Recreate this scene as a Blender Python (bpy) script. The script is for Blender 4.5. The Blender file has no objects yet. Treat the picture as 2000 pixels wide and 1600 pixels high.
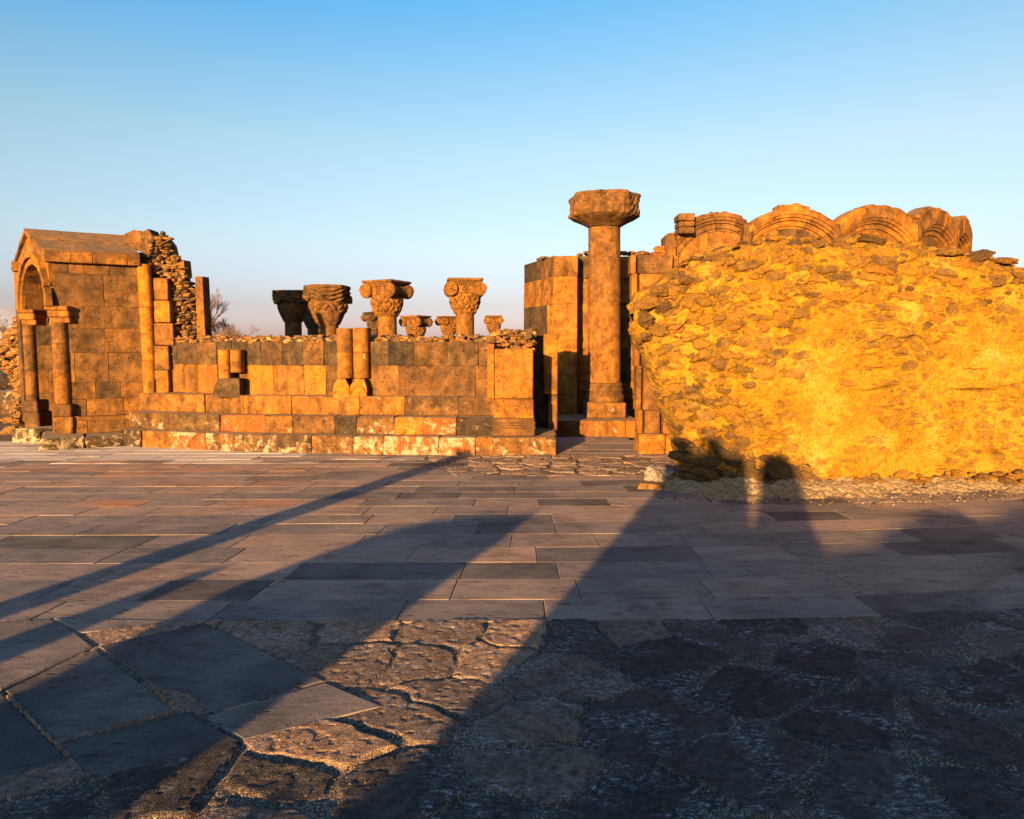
import bpy, math, random
import numpy as np
from mathutils import Vector, Matrix

random.seed(7)
R = math.radians
S = bpy.context.scene
COL = S.collection

# ------------------------------------------------------------------ camera
CAM_H = 1.6; F = 1400.0; PITCH = R(4.7)
cd = bpy.data.cameras.new('camera'); cam = bpy.data.objects.new('camera', cd); COL.objects.link(cam)
cam.location = (0, 0, CAM_H); cam.rotation_euler = (R(90) - PITCH, 0, 0)
cd.sensor_width = 36; cd.lens = F / 2000 * 36; cd.clip_end = 6000; cd.clip_start = 0.05
S.camera = cam
# ------------------------------------------------------------------ world and sun
SUN_EL = R(8.0); ANTI = R(20.3)          # shadows run away from the camera, 19.65 deg to the right
w = bpy.data.worlds.new('World'); S.world = w; w.use_nodes = True
nt = w.node_tree; nt.nodes.clear()
sky = nt.nodes.new('ShaderNodeTexSky'); sky.sky_type = 'NISHITA'; sky.sun_disc = False
sky.sun_elevation = SUN_EL; sky.sun_rotation = math.pi + ANTI
sky.air_density = 1.0; sky.dust_density = 1.6; sky.ozone_density = 2.0
bg = nt.nodes.new('ShaderNodeBackground'); bg.inputs['Strength'].default_value = 0.078
wo = nt.nodes.new('ShaderNodeOutputWorld')
tc_ = nt.nodes.new('ShaderNodeTexCoord'); sx_ = nt.nodes.new('ShaderNodeSeparateXYZ'); nt.links.new(tc_.outputs['Generated'], sx_.inputs[0])
def wramp(src, stops):
    x = nt.nodes.new('ShaderNodeValToRGB'); cr = x.color_ramp
    while len(cr.elements) < len(stops): cr.elements.new(0.5)
    for e, (p, c) in zip(cr.elements, stops): e.position = p; e.color = (*c, 1)
    nt.links.new(src, x.inputs[0]); return x.outputs[0]
rl = wramp(sx_.outputs[2], [(0.0, (0.62, 0.49, 0.88)), (0.025, (0.44, 0.355, 0.58)), (0.06, (0.36, 0.29, 0.40)), (0.14, (0.44, 0.38, 0.39)), (0.26, (0.44, 0.425, 0.38)), (0.34, (0.33, 0.42, 0.43)), (0.42, (0.16, 0.395, 0.50)), (1.0, (0.13, 0.28, 0.42))])
rrr = wramp(sx_.outputs[2], [(0.0, (0.66, 0.52, 0.90)), (0.025, (0.48, 0.38, 0.60)), (0.06, (0.37, 0.30, 0.40)), (0.14, (0.42, 0.355, 0.34)), (0.26, (0.48, 0.40, 0.345)), (0.34, (0.41, 0.405, 0.37)), (0.42, (0.31, 0.41, 0.40)), (1.0, (0.15, 0.28, 0.42))])
mr_ = nt.nodes.new('ShaderNodeMapRange'); mr_.inputs[1].default_value = -0.55; mr_.inputs[2].default_value = 0.55; nt.links.new(sx_.outputs[0], mr_.inputs[0])
mx_ = nt.nodes.new('ShaderNodeMix'); mx_.data_type = 'RGBA'; nt.links.new(mr_.outputs[0], mx_.inputs[0]); nt.links.new(rl, mx_.inputs[6]); nt.links.new(rrr, mx_.inputs[7])
mu_ = nt.nodes.new('ShaderNodeMix'); mu_.data_type = 'RGBA'; mu_.blend_type = 'MULTIPLY'; mu_.inputs[0].default_value = 1.0; nt.links.new(sky.outputs[0], mu_.inputs[6]); nt.links.new(mx_.outputs[2], mu_.inputs[7])
vs_ = nt.nodes.new('ShaderNodeVectorMath'); vs_.operation = 'SCALE'; vs_.inputs['Scale'].default_value = 2.0; nt.links.new(mu_.outputs[2], vs_.inputs[0]); nt.links.new(vs_.outputs[0], bg.inputs[0]); nt.links.new(bg.outputs[0], wo.inputs[0])
sd = bpy.data.lights.new('sun', 'SUN'); sd.energy = 5.0; sd.angle = R(0.55); sd.color = (1.0, 0.56, 0.19)
sun = bpy.data.objects.new('sun', sd); COL.objects.link(sun)
LDIR = Vector((math.sin(ANTI) * math.cos(SUN_EL), math.cos(ANTI) * math.cos(SUN_EL), -math.sin(SUN_EL)))
sun.rotation_euler = LDIR.to_track_quat('-Z', 'Y').to_euler(); sun.location = (-20, -50, 12)
S.view_settings.view_transform = 'Standard'; S.view_settings.look = 'None'
S.view_settings.exposure = 2.25; S.view_settings.gamma = 1.0
S.render.engine = 'CYCLES'

# ------------------------------------------------------------------ pixel (2000x1600 photo) to point
cp, sp = math.cos(PITCH), math.sin(PITCH)
def ray(px, py):
    a = (px - 1000) / F; b = (800 - py) / F
    return (a, cp + b * sp, -sp + b * cp)
def at(px, py, Y):
    r = ray(px, py); k = Y / r[1]
    return (r[0] * k, Y, CAM_H + r[2] * k)
def G(px, py, z=0.0):
    r = ray(px, py); k = (z - CAM_H) / r[2]
    return (r[0] * k, r[1] * k, z)
def X(px, py, Y): return at(px, py, Y)[0]
def Z(py, Y): return at(1000, py, Y)[2]

# ------------------------------------------------------------------ noise (numpy)
def _h(ix, iy, iz, s=0):
    n = (ix.astype(np.int64) * 374761393 + iy.astype(np.int64) * 668265263 + iz.astype(np.int64) * 2147483647 + s * 974634777) & 0xffffffff
    n = ((n ^ (n >> 13)) * 1274126177) & 0xffffffff
    n = (n ^ (n >> 16)) & 0xffffffff
    n = (n * 2246822519) & 0xffffffff
    return ((n ^ (n >> 15)) & 0xffffff) / float(0xffffff)
def vnoise(x, y, z, s=0):
    x, y, z = np.broadcast_arrays(np.asarray(x, float), np.asarray(y, float), np.asarray(z, float))
    ix, iy, iz = np.floor(x), np.floor(y), np.floor(z)
    fx, fy, fz = x - ix, y - iy, z - iz
    fx = fx * fx * (3 - 2 * fx); fy = fy * fy * (3 - 2 * fy); fz = fz * fz * (3 - 2 * fz)
    r = 0
    for a in (0, 1):
        for b in (0, 1):
            for c in (0, 1):
                r = r + _h(ix + a, iy + b, iz + c, s) * (fx if a else 1 - fx) * (fy if b else 1 - fy) * (fz if c else 1 - fz)
    return r * 2 - 1
def fbm(x, y, z, o=4, s=0):
    r = 0; a = 0.5
    for i in range(o):
        r = r + a * vnoise(x * 2 ** i, y * 2 ** i, z * 2 ** i, s + i); a *= 0.5
    return r
def sstep(a, b, x):
    t = np.clip((x - a) / (b - a), 0, 1); return t * t * (3 - 2 * t)

# ------------------------------------------------------------------ mesh builder
class MB:
    """collects faces; every vertex carries (tint, salt, seed) for the stone material"""
    def __init__(s): s.v = []; s.f = []; s.c = []; s.n = 0
    def add(s, v, f, c):
        v = np.asarray(v, float).reshape(-1, 3)
        c = np.asarray(c, float)
        if c.ndim == 1: c = np.tile(c, (len(v), 1))
        s.v.append(v); s.c.append(c)
        n = s.n
        s.f.extend([tuple(i + n for i in q) for q in f]); s.n += len(v)
    def build(s, name, mat, parent=None, smooth=False):
        v = np.concatenate(s.v) if s.v else np.zeros((0, 3)); c = np.concatenate(s.c)
        off = Vector((0, 0, 0))
        if parent is not None:
            off = wloc(parent)
        else:
            mn, mx = v.min(0), v.max(0)
            off = Vector(((mn[0] + mx[0]) / 2, (mn[1] + mx[1]) / 2, mn[2]))
        me = bpy.data.meshes.new(name)
        me.from_pydata((v - np.array(off)).tolist(), [], s.f)
        at_ = me.color_attributes.new('stone', 'FLOAT_COLOR', 'POINT')
        buf = np.ones((len(v), 4), np.float32); buf[:, :3] = c
        at_.data.foreach_set('color', buf.ravel())
        me.materials.append(mat)
        if smooth: me.polygons.foreach_set('use_smooth', [True] * len(me.polygons))
        me.update()
        o = bpy.data.objects.new(name, me); COL.objects.link(o)
        if parent is None: o.location = off
        else: o.parent = parent
        return o
def wloc(o):
    v = Vector((0, 0, 0))
    while o is not None: v += o.location; o = o.parent
    return v
def tag(o, label=None, cat=None, group=None, kind=None):
    if label: o['label'] = label
    if cat: o['category'] = cat
    if group: o['group'] = group
    if kind: o['kind'] = kind
    elif cat: o['kind'] = 'thing'
    return o
def thing(name, loc, label, cat, group=None):
    o = bpy.data.objects.new(name, None); COL.objects.link(o); o.location = loc; o.empty_display_size = 0.2
    return tag(o, label, cat, group)
def rnd(a, b): return random.uniform(a, b)

_CB = []
def _mk():
    idx = {}; vs = []
    for sx in (-1, 1):
        for sy in (-1, 1):
            for sz in (-1, 1):
                for k in range(3):
                    idx[(sx, sy, sz, k)] = len(vs); vs.append((sx, sy, sz, k))
    F_ = []
    for k in range(3):
        o = [i for i in range(3) if i != k]
        for s_ in (-1, 1):
            q = []
            for a, b in ((-1, -1), (1, -1), (1, 1), (-1, 1)):
                t = [0, 0, 0]; t[k] = s_; t[o[0]] = a; t[o[1]] = b; q.append(idx[(*t, k)])
            flip = (s_ < 0) != (k == 1)
            F_.append(tuple(q[::-1] if flip else q))
    for k in range(3):   # edges along axis k
        o = [i for i in range(3) if i != k]
        for a in (-1, 1):
            for b in (-1, 1):
                t0 = [0, 0, 0]; t0[o[0]] = a; t0[o[1]] = b; t1 = list(t0); t0[k] = -1; t1[k] = 1
                q = [idx[(*t0, o[0])], idx[(*t1, o[0])], idx[(*t1, o[1])], idx[(*t0, o[1])]]
                flip = (a * b > 0) != (k == 1)
                F_.append(tuple(q if not flip else q[::-1]))
    for sx in (-1, 1):
        for sy in (-1, 1):
            for sz in (-1, 1):
                q = [idx[(sx, sy, sz, k)] for k in range(3)]
                F_.append(tuple(q if sx * sy * sz > 0 else q[::-1]))
    return vs, F_
_CBV, _CBF = _mk()
def cbox(mb, o, u, n, d, c, bev=0.008, jit=0.004, up=(0, 0, 1), chip=0.0):
    """chamfered block: o = lower corner, u = along, n = inward, d = (du, dn, dz)"""
    o = np.array(o, float); U = np.array((u[0], u[1], 0.0)) if len(u) == 2 else np.array(u, float)
    N = np.array((n[0], n[1], 0.0)) if len(n) == 2 else np.array(n, float)
    W = np.array(up, float); ax = (U, N, W)
    b = [min(bev, x * 0.3) for x in d]
    ctr = {}
    for sx in (-1, 1):
        for sy in (-1, 1):
            for sz in (-1, 1):
                ctr[(sx, sy, sz)] = np.array([rnd(-jit, jit) for _ in range(3)])
                if chip and min(d) > 0.18 and bev > 0.005 and random.random() < chip:
                    q_ = [rnd(0.02, 0.07), rnd(0.01, 0.04), rnd(0.015, 0.05)]; ctr[(sx, sy, sz)] = ctr[(sx, sy, sz)] - U * sx * q_[0] - N * sy * q_[1] - W * sz * q_[2]
    out = []
    for sx, sy, sz, k in _CBV:
        s3 = (sx, sy, sz); p = o + ctr[s3]
        for a in range(3):
            h = d[a] / 2; q = h + s3[a] * (h - (b[a] if a != k else 0)); p = p + ax[a] * q
        out.append(p)
    mb.add(out, _CBF, c)
def seed(): return rnd(0, 1)
def pick(ts): return min(0.97, random.choice(ts) + rnd(-0.05, 0.05))
def courses(mb, p0, p1, zs, wid, th, tints, salt=0.0, gap=0.003, jit=0.005, prot=0.006, off=(0, 0), skip=None, bev=0.006, tintf=None):
    """ashlar wall between plan points p0 -> p1 (front face), zs = course heights"""
    p0 = np.array(p0[:2], float); p1 = np.array(p1[:2], float); L = np.linalg.norm(p1 - p0); u = (p1 - p0) / L; n = np.array((-u[1], u[0]))
    if n[1] < 0 and abs(u[0]) > 0.05: pass
    for i in range(len(zs) - 1):
        s = 0.0; k = 0
        while s < L - 1e-4:
            wdt = rnd(*wid) * (1.0)
            if i % 2 and s == 0: wdt *= 0.6
            if L - s - wdt < wid[0] * 0.5: wdt = L - s
            z0, z1 = zs[i] + 0.0005, zs[i + 1] - 0.0005
            pr = rnd(-prot, prot)
            a = (p0 + u * (s + gap / 2)) + n * pr
            t = tintf(s + wdt / 2, (z0 + z1) / 2) if tintf else pick(tints)
            if not (skip and skip(s + wdt / 2, (z0 + z1) / 2)):
                cbox(mb, (a[0], a[1], z0), u, n, (wdt - gap, th, z1 - z0), (t, min(1.0, salt * rnd(0.25, 1.15)), seed()), bev, jit)
            s += wdt; k += 1

_ico = {}
def ico(sub):
    if sub in _ico: return _ico[sub]
    t = (1 + 5 ** .5) / 2
    v = [(-1, t, 0), (1, t, 0), (-1, -t, 0), (1, -t, 0), (0, -1, t), (0, 1, t), (0, -1, -t), (0, 1, -t), (t, 0, -1), (t, 0, 1), (-t, 0, -1), (-t, 0, 1)]
    v = [np.array(p) / np.linalg.norm(p) for p in v]
    f = [(0, 11, 5), (0, 5, 1), (0, 1, 7), (0, 7, 10), (0, 10, 11), (1, 5, 9), (5, 11, 4), (11, 10, 2), (10, 7, 6), (7, 1, 8), (3, 9, 4), (3, 4, 2), (3, 2, 6), (3, 6, 8), (3, 8, 9), (4, 9, 5), (2, 4, 11), (6, 2, 10), (8, 6, 7), (9, 8, 1)]
    for _ in range(sub):
        m = {}; nf = []
        def mid(a, b):
            k = (min(a, b), max(a, b))
            if k not in m:
                p = v[a] + v[b]; v.append(p / np.linalg.norm(p)); m[k] = len(v) - 1
            return m[k]
        for a, b, c in f:
            ab, bc, ca = mid(a, b), mid(b, c), mid(c, a)
            nf += [(a, ab, ca), (b, bc, ab), (c, ca, bc), (ab, bc, ca)]
        f = nf
    _ico[sub] = (np.array(v), f); return _ico[sub]
# irregular angular or rounded stone
def rock(mb, c, size, tint=None, salt=0.0, sub=1, rot=None, flat=0.15, boxy=0.5):
    v, f = ico(sub)
    v = v.copy()
    m = np.max(np.abs(v), axis=1, keepdims=True); v = v * (1 - boxy) + (v / m) * boxy * 0.85
    s = random.randint(0, 9999)
    nn = vnoise(v[:, 0] * 1.3 + s, v[:, 1] * 1.3, v[:, 2] * 1.3 + s) * 0.28 + vnoise(v[:, 0] * 3 + s, v[:, 1] * 3, v[:, 2] * 3) * 0.12
    if sub > 1: nn = nn + vnoise(v[:, 0] * 6 + s, v[:, 1] * 6, v[:, 2] * 9) * 0.10 - 0.10 * np.abs(vnoise(v[:, 0] * 2.5, v[:, 1] * 2.5 + s, v[:, 2] * 5))
    v = v * (1 + nn)[:, None] * np.array(size) * 0.5
    if rot is None: rot = (rnd(-flat, flat), rnd(-flat, flat), rnd(0, 6.28))
    M = np.array(Matrix.Rotation(rot[2], 3, 'Z') @ Matrix.Rotation(rot[1], 3, 'Y') @ Matrix.Rotation(rot[0], 3, 'X'))
    v = v @ M.T + np.array(c)
    mb.add(v, f, (rnd(0.05, 0.9) if tint is None else tint, salt, seed()))
def lathe(mb, c, prof, n=32, col=(0.4, 0, 0.5), a0=0, a1=2 * math.pi, rf=None, cap=True, lean=0.0):
    """prof = [(r, z)], optional rf(theta, z) radius factor"""
    full = abs(a1 - a0 - 2 * math.pi) < 1e-6
    m = n if full else n + 1
    th = np.array([a0 + (a1 - a0) * i / n for i in range(m)])
    V = []
    for r, z in prof:
        k = np.array([rf(t, z) if rf else 1.0 for t in th])
        V.append(np.stack([c[0] + r * k * np.cos(th) + lean * z, c[1] + r * k * np.sin(th), np.full(m, c[2] + z)], 1))
    V = np.concatenate(V); Fs = []
    for j in range(len(prof) - 1):
        for i in range(m if full else m - 1):
            i2 = (i + 1) % m; Fs.append((j * m + i, j * m + i2, (j + 1) * m + i2, (j + 1) * m + i))
    if cap:
        Fs.append(tuple(range(m))[::-1]); Fs.append(tuple((len(prof) - 1) * m + i for i in range(m)))
    mb.add(V, Fs, col)
def tube(mb, pts, rad, n=5, col=(0.5, 0, 0.5)):
    pts = [np.array(p, float) for p in pts]; V = []; Fs = []
    for i, p in enumerate(pts):
        d = pts[min(i + 1, len(pts) - 1)] - pts[max(i - 1, 0)]; d = d / (np.linalg.norm(d) + 1e-9)
        a = np.cross(d, (0.0, 0.0, 1.0)) if abs(d[2]) < 0.9 else np.cross(d, (1.0, 0, 0)); a /= np.linalg.norm(a); b = np.cross(d, a)
        r = rad[i] if hasattr(rad, '__len__') else rad
        for k in range(n):
            t = 2 * math.pi * k / n; V.append(p + (a * math.cos(t) + b * math.sin(t)) * r)
    for i in range(len(pts) - 1):
        for k in range(n):
            k2 = (k + 1) % n; Fs.append((i * n + k, i * n + k2, (i + 1) * n + k2, (i + 1) * n + k))
    Fs.append(tuple(range(n))[::-1]); Fs.append(tuple((len(pts) - 1) * n + k for k in range(n)))
    mb.add(V, Fs, col)
def prism(mb, poly, o, u, n, th, col, holes=None):
    """2-D polygon (s, z) extruded by th along n"""
    o = np.array(o, float); u = np.array((u[0], u[1], 0.0)); n = np.array((n[0], n[1], 0.0)); k = len(poly)
    f = [o + u * s + np.array((0, 0, z)) for s, z in poly]; b = [p + n * th for p in f]
    Fs = [tuple(range(k)), tuple(range(2 * k - 1, k - 1, -1))]
    for i in range(k): Fs.append((i, k + i, k + (i + 1) % k, (i + 1) % k))
    mb.add(f + b, Fs, col)
def grid_faces(nu, nv, wrapv=False):
    Fs = []
    for i in range(nu - 1):
        for j in range(nv if wrapv else nv - 1):
            j2 = (j + 1) % nv; Fs.append((i * nv + j, (i + 1) * nv + j, (i + 1) * nv + j2, i * nv + j2))
    return Fs

# ------------------------------------------------------------------ materials
class NT:
    def __init__(s, name, rough=0.9):
        s.m = bpy.data.materials.new(name); s.m.use_nodes = True; s.t = s.m.node_tree
        s.b = s.t.nodes['Principled BSDF']; s.b.inputs['Roughness'].default_value = rough
        s.b.inputs['Specular IOR Level'].default_value = 0.15
        s.co = s.n('ShaderNodeTexCoord').outputs['Object']
    def n(s, t, **k):
        x = s.t.nodes.new(t)
        for a, b in k.items(): setattr(x, a, b)
        return x
    def L(s, a, b): s.t.links.new(a, b)
    def mapp(s, sc, src=None):
        m = s.n('ShaderNodeMapping'); m.inputs['Scale'].default_value = sc; s.L(src or s.co, m.inputs[0]); return m.outputs[0]
    def noise(s, sc, det=4, rough=0.6, vec=None, dist=0.0):
        x = s.n('ShaderNodeTexNoise'); x.inputs['Scale'].default_value = sc; x.inputs['Detail'].default_value = det
        x.inputs['Roughness'].default_value = rough; x.inputs['Distortion'].default_value = dist
        s.L(vec or s.co, x.inputs['Vector']); return x.outputs[0]
    def vor(s, sc, feat='F1', vec=None, out=0):
        x = s.n('ShaderNodeTexVoronoi', feature=feat); x.inputs['Scale'].default_value = sc; s.L(vec or s.co, x.inputs['Vector']); return x.outputs[out]
    def ramp(s, fac, stops, interp='LINEAR'):
        x = s.n('ShaderNodeValToRGB'); cr = x.color_ramp; cr.interpolation = interp
        while len(cr.elements) < len(stops): cr.elements.new(0.5)
        for e, (p, c) in zip(cr.elements, stops):
            e.position = p; e.color = (c, c, c, 1) if not hasattr(c, '__len__') else (*c, 1)
        s.L(fac, x.inputs[0]); return x.outputs[0]
    def mix(s, fac, a, b, mode='MIX'):
        x = s.n('ShaderNodeMix', data_type='RGBA', blend_type=mode)
        if hasattr(fac, 'is_output'): s.L(fac, x.inputs[0])
        else: x.inputs[0].default_value = fac
        for v, k in ((a, 6), (b, 7)):
            if hasattr(v, 'is_output'): s.L(v, x.inputs[k])
            else: x.inputs[k].default_value = (*v, 1)
        return x.outputs[2]
    def math(s, op, a, b=0.0, clamp=False):
        x = s.n('ShaderNodeMath', operation=op, use_clamp=clamp)
        for v, k in ((a, 0), (b, 1)):
            if hasattr(v, 'is_output'): s.L(v, x.inputs[k])
            else: x.inputs[k].default_value = v
        return x.outputs[0]
    def attr(s):
        a = s.n('ShaderNodeAttribute', attribute_name='stone'); x = s.n('ShaderNodeSeparateColor'); s.L(a.outputs['Color'], x.inputs[0])
        return x.outputs[0], x.outputs[1], x.outputs[2]
    def bump(s, h, dist=0.01, strength=1.0):
        x = s.n('ShaderNodeBump'); x.inputs['Distance'].default_value = dist; x.inputs['Strength'].default_value = strength
        s.L(h, x.inputs['Height']); s.L(x.outputs[0], s.b.inputs['Normal'])
    def col(s, c): s.L(c, s.b.inputs['Base Color'])

# tint ramp for the tuff ashlar: dark grey -> brown -> ochre -> yellow -> red
TUFF = [(0.0, (0.026, 0.020, 0.015)), (0.15, (0.052, 0.034, 0.018)), (0.35, (0.120, 0.058, 0.018)), (0.55, (0.195, 0.082, 0.013)), (0.75, (0.27, 0.110, 0.010)), (0.88, (0.20, 0.072, 0.018)), (1.0, (0.17, 0.046, 0.012))]
def tuff(name, grime=0.75, bump=0.012, ramp=TUFF, vscale=1.0, contrast=1.0, dust=0.25):
    m = NT(name)
    t, salt, sd_ = m.attr()
    # shift the texture from block to block so that stains stop at joints
    cmb = m.n('ShaderNodeCombineXYZ'); m.L(m.math('MULTIPLY', sd_, 37.0), cmb.inputs[0]); m.L(m.math('MULTIPLY', sd_, 11.0), cmb.inputs[2])
    va = m.n('ShaderNodeVectorMath', operation='ADD'); m.L(m.co, va.inputs[0]); m.L(cmb.outputs[0], va.inputs[1]); vec = va.outputs[0]
    big = m.noise(1.7 * vscale, 3, 0.55, vec, 0.6); med = m.noise(6 * vscale, 5, 0.65, vec, 0.3); fine = m.noise(42 * vscale, 4, 0.7, vec)
    tt = m.math('ADD', t, m.math('MULTIPLY', m.math('SUBTRACT', med, 0.5), 0.32 * contrast))
    base = m.ramp(tt, ramp)
    g = m.ramp(m.math('ADD', big, m.math('MULTIPLY', m.math('SUBTRACT', med, 0.5), 0.35)), [(0.44, 0.0), (0.56, 1.0)])
    dark = m.mix(0.72, base, (0.022, 0.017, 0.014))
    clean = m.ramp(m.math('FRACT', m.math('MULTIPLY', sd_, 7.31)), [(0.15, 0.25), (0.6, 1.0)]); base = m.mix(m.math('MULTIPLY', m.math('MULTIPLY', g, clean), grime), base, dark)
    mot = m.ramp(med, [(0.3, 0.45), (0.5, 0.95), (0.7, 1.4)]); base = m.mix(1.0, base, mot, 'MULTIPLY')
    grain = m.ramp(fine, [(0.25, 0.55), (0.75, 1.35)]); base = m.mix(1.0, base, grain, 'MULTIPLY')
    st_ = m.noise(2.2 * vscale, 5, 0.7, m.mapp((2.6, 2.6, 0.45), vec)); base = m.mix(1.0, base, m.ramp(st_, [(0.35, 0.72), (0.5, 1.0), (0.68, 1.22)]), 'MULTIPLY')
    # tuff pores
    pw = m.noise(9 * vscale, 2, 0.5, vec)
    por = m.vor(13 * vscale, 'F1', m.mapp((1, 1, 1.6), vec))
    pm = m.math('MULTIPLY', m.ramp(por, [(0.12, 1.0), (0.2, 0.0)]), m.ramp(pw, [(0.46, 0.0), (0.53, 1.0)]))
    base = m.mix(m.math('MULTIPLY', pm, 0.85), base, (0.008, 0.006, 0.005))
    # white crust
    sm = m.noise(7 * vscale, 6, 0.7, vec, 0.5); s2 = m.math('ADD', sm, m.math('MULTIPLY', m.math('SUBTRACT', salt, 0.5), 0.22))
    sk = m.ramp(s2, [(0.55, 0.0), (0.66, 1.0)])
    sk = m.math('MULTIPLY', sk, m.ramp(salt, [(0.05, 0.0), (0.3, 1.0)]))
    base = m.mix(m.math('MULTIPLY', sk, 0.8), base, (0.27, 0.22, 0.16))
    ge = m.n('ShaderNodeNewGeometry'); sx = m.n('ShaderNodeSeparateXYZ'); m.L(ge.outputs['True Normal'], sx.inputs[0])
    up_ = m.ramp(sx.outputs[2], [(0.75, 0.0), (0.92, 1.0)]); base = m.mix(m.math('MULTIPLY', up_, dust), base, (0.26, 0.19, 0.125))
    m.col(base)
    h = m.math('ADD', m.math('MULTIPLY', med, 0.9), m.math('MULTIPLY', fine, 0.45)); h = m.math('SUBTRACT', h, m.math('MULTIPLY', pm, 1.0))
    m.bump(h, bump, 0.9)
    return m.m
M_tuff = tuff('tuff_ashlar', 0.8, 0.014)
M_carved = tuff('tuff_carved', 0.45, 0.008, vscale=1.4, contrast=0.8)
M_step = tuff('tuff_steps', 0.8, 0.016, contrast=1.3, dust=0.8)

RUB = [(0.0, (0.03, 0.024, 0.018)), (0.3, (0.085, 0.052, 0.025)), (0.6, (0.16, 0.085, 0.03)), (0.85, (0.24, 0.10, 0.028)), (1.0, (0.30, 0.19, 0.07))]
M_rubble = tuff('rubble_stone', 0.35, 0.012, RUB, 2.0)

def rubble_mass_mat():
    m = NT('rubble_and_mortar', 0.95)
    t, st, sd_ = m.attr()          # tint, stone mask, cell seed
    n1 = m.noise(2.2, 4, 0.6); n2 = m.noise(14, 6, 0.7, None, 0.4); n3 = m.noise(60, 4, 0.75)
    mort = m.ramp(n1, [(0.3, (0.25, 0.128, 0.009)), (0.48, (0.33, 0.178, 0.012)), (0.62, (0.38, 0.222, 0.026)), (0.78, (0.44, 0.30, 0.09))])
    mort = m.mix(1.0, mort, m.ramp(n2, [(0.28, 0.5), (0.42, 0.9), (0.65, 1.1)]), 'MULTIPLY')
    gr_ = m.noise(3.6, 7, 0.75, m.mapp((1, 1, 1.8)), 0.7); mort = m.mix(m.ramp(gr_, [(0.54, 0.0), (0.68, 0.28)]), mort, (0.15, 0.085, 0.018))
    stone = m.ramp(m.math('ADD', t, m.math('MULTIPLY', m.math('SUBTRACT', n2, 0.5), 0.5)), [(0.0, (0.040, 0.028, 0.020)), (0.35, (0.095, 0.055, 0.026)), (0.7, (0.19, 0.098, 0.020)), (1.0, (0.24, 0.090, 0.015))])
    c = m.mix(st, mort, stone)
    c = m.mix(1.0, c, m.ramp(n3, [(0.25, 0.55), (0.75, 1.35)]), 'MULTIPLY')
    m.col(c)
    m.bump(m.math('ADD', n2, m.math('MULTIPLY', n3, 0.6)), 0.045, 1.0)
    return m.m
M_mass = rubble_mass_mat()

def paving_mat():
    m = NT('paving_slab', 0.8)
    t, salt, sd_ = m.attr()
    cmb = m.n('ShaderNodeCombineXYZ'); m.L(m.math('MULTIPLY', sd_, 53.0), cmb.inputs[0]); m.L(m.math('MULTIPLY', sd_, 17.0), cmb.inputs[1])
    va = m.n('ShaderNodeVectorMath', operation='ADD'); m.L(m.co, va.inputs[0]); m.L(cmb.outputs[0], va.inputs[1]); vec = va.outputs[0]
    n1 = m.noise(1.4, 4, 0.6, vec, 0.4); n2 = m.noise(9, 6, 0.72, m.mapp((0.5, 1.4, 1), vec)); n3 = m.noise(90, 3, 0.7, vec)
    base = m.ramp(m.math('ADD', t, m.math('MULTIPLY', m.math('SUBTRACT', n1, 0.5), 0.75)), [(0.0, (0.060, 0.054, 0.055)), (0.3, (0.155, 0.130, 0.118)), (0.6, (0.245, 0.180, 0.145)), (0.85, (0.31, 0.205, 0.145)), (1.0, (0.33, 0.155, 0.08))])
    base = m.mix(1.0, base, m.ramp(n2, [(0.28, 0.45), (0.45, 0.92), (0.75, 1.3)]), 'MULTIPLY')
    base = m.mix(1.0, base, m.ramp(n3, [(0.25, 0.6), (0.75, 1.32)]), 'MULTIPLY')
    base = m.mix(1.0, base, m.ramp(m.noise(0.9, 6, 0.7, None, 0.8), [(0.32, 0.62), (0.5, 1.0), (0.7, 1.15)]), 'MULTIPLY')
    # elongated pores
    pv = m.vor(9, 'F1', m.mapp((0.6, 1.7, 1), vec)); pw = m.noise(2.3, 2, 0.5, vec)
    pm = m.math('MULTIPLY', m.ramp(pv, [(0.10, 1.0), (0.19, 0.0)]), m.ramp(pw, [(0.42, 0.0), (0.55, 1.0)]))
    base = m.mix(m.math('MULTIPLY', pm, 0.8), base, (0.016, 0.012, 0.012))
    fl = m.math('MULTIPLY', m.ramp(m.vor(23, 'F1', m.mapp((1, 1, 1), m.co)), [(0.05, 1.0), (0.09, 0.0)]), m.ramp(m.noise(3.1, 2), [(0.55, 0.0), (0.62, 1.0)]))
    base = m.mix(m.math('MULTIPLY', fl, 0.5), base, (0.32, 0.30, 0.27))
    # pale plaster smear beside the wall
    sm = m.noise(2.2, 6, 0.7, m.mapp((0.6, 2.2, 1)), 0.6)
    sk = m.ramp(m.math('ADD', sm, m.math('MULTIPLY', m.math('SUBTRACT', salt, 0.5), 0.5)), [(0.52, 0.0), (0.64, 1.0)])
    sk = m.math('MULTIPLY', sk, m.ramp(salt, [(0.05, 0.0), (0.3, 1.0)]))
    base = m.mix(m.math('MULTIPLY', sk, 0.85), base, (0.46, 0.42, 0.38))
    m.col(base)
    m.bump(m.math('SUBTRACT', m.math('ADD', m.math('MULTIPLY', n2, 0.6), m.math('MULTIPLY', n3, 0.3)), pm), 0.006, 0.8)
    return m.m
M_pave = paving_mat()

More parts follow.
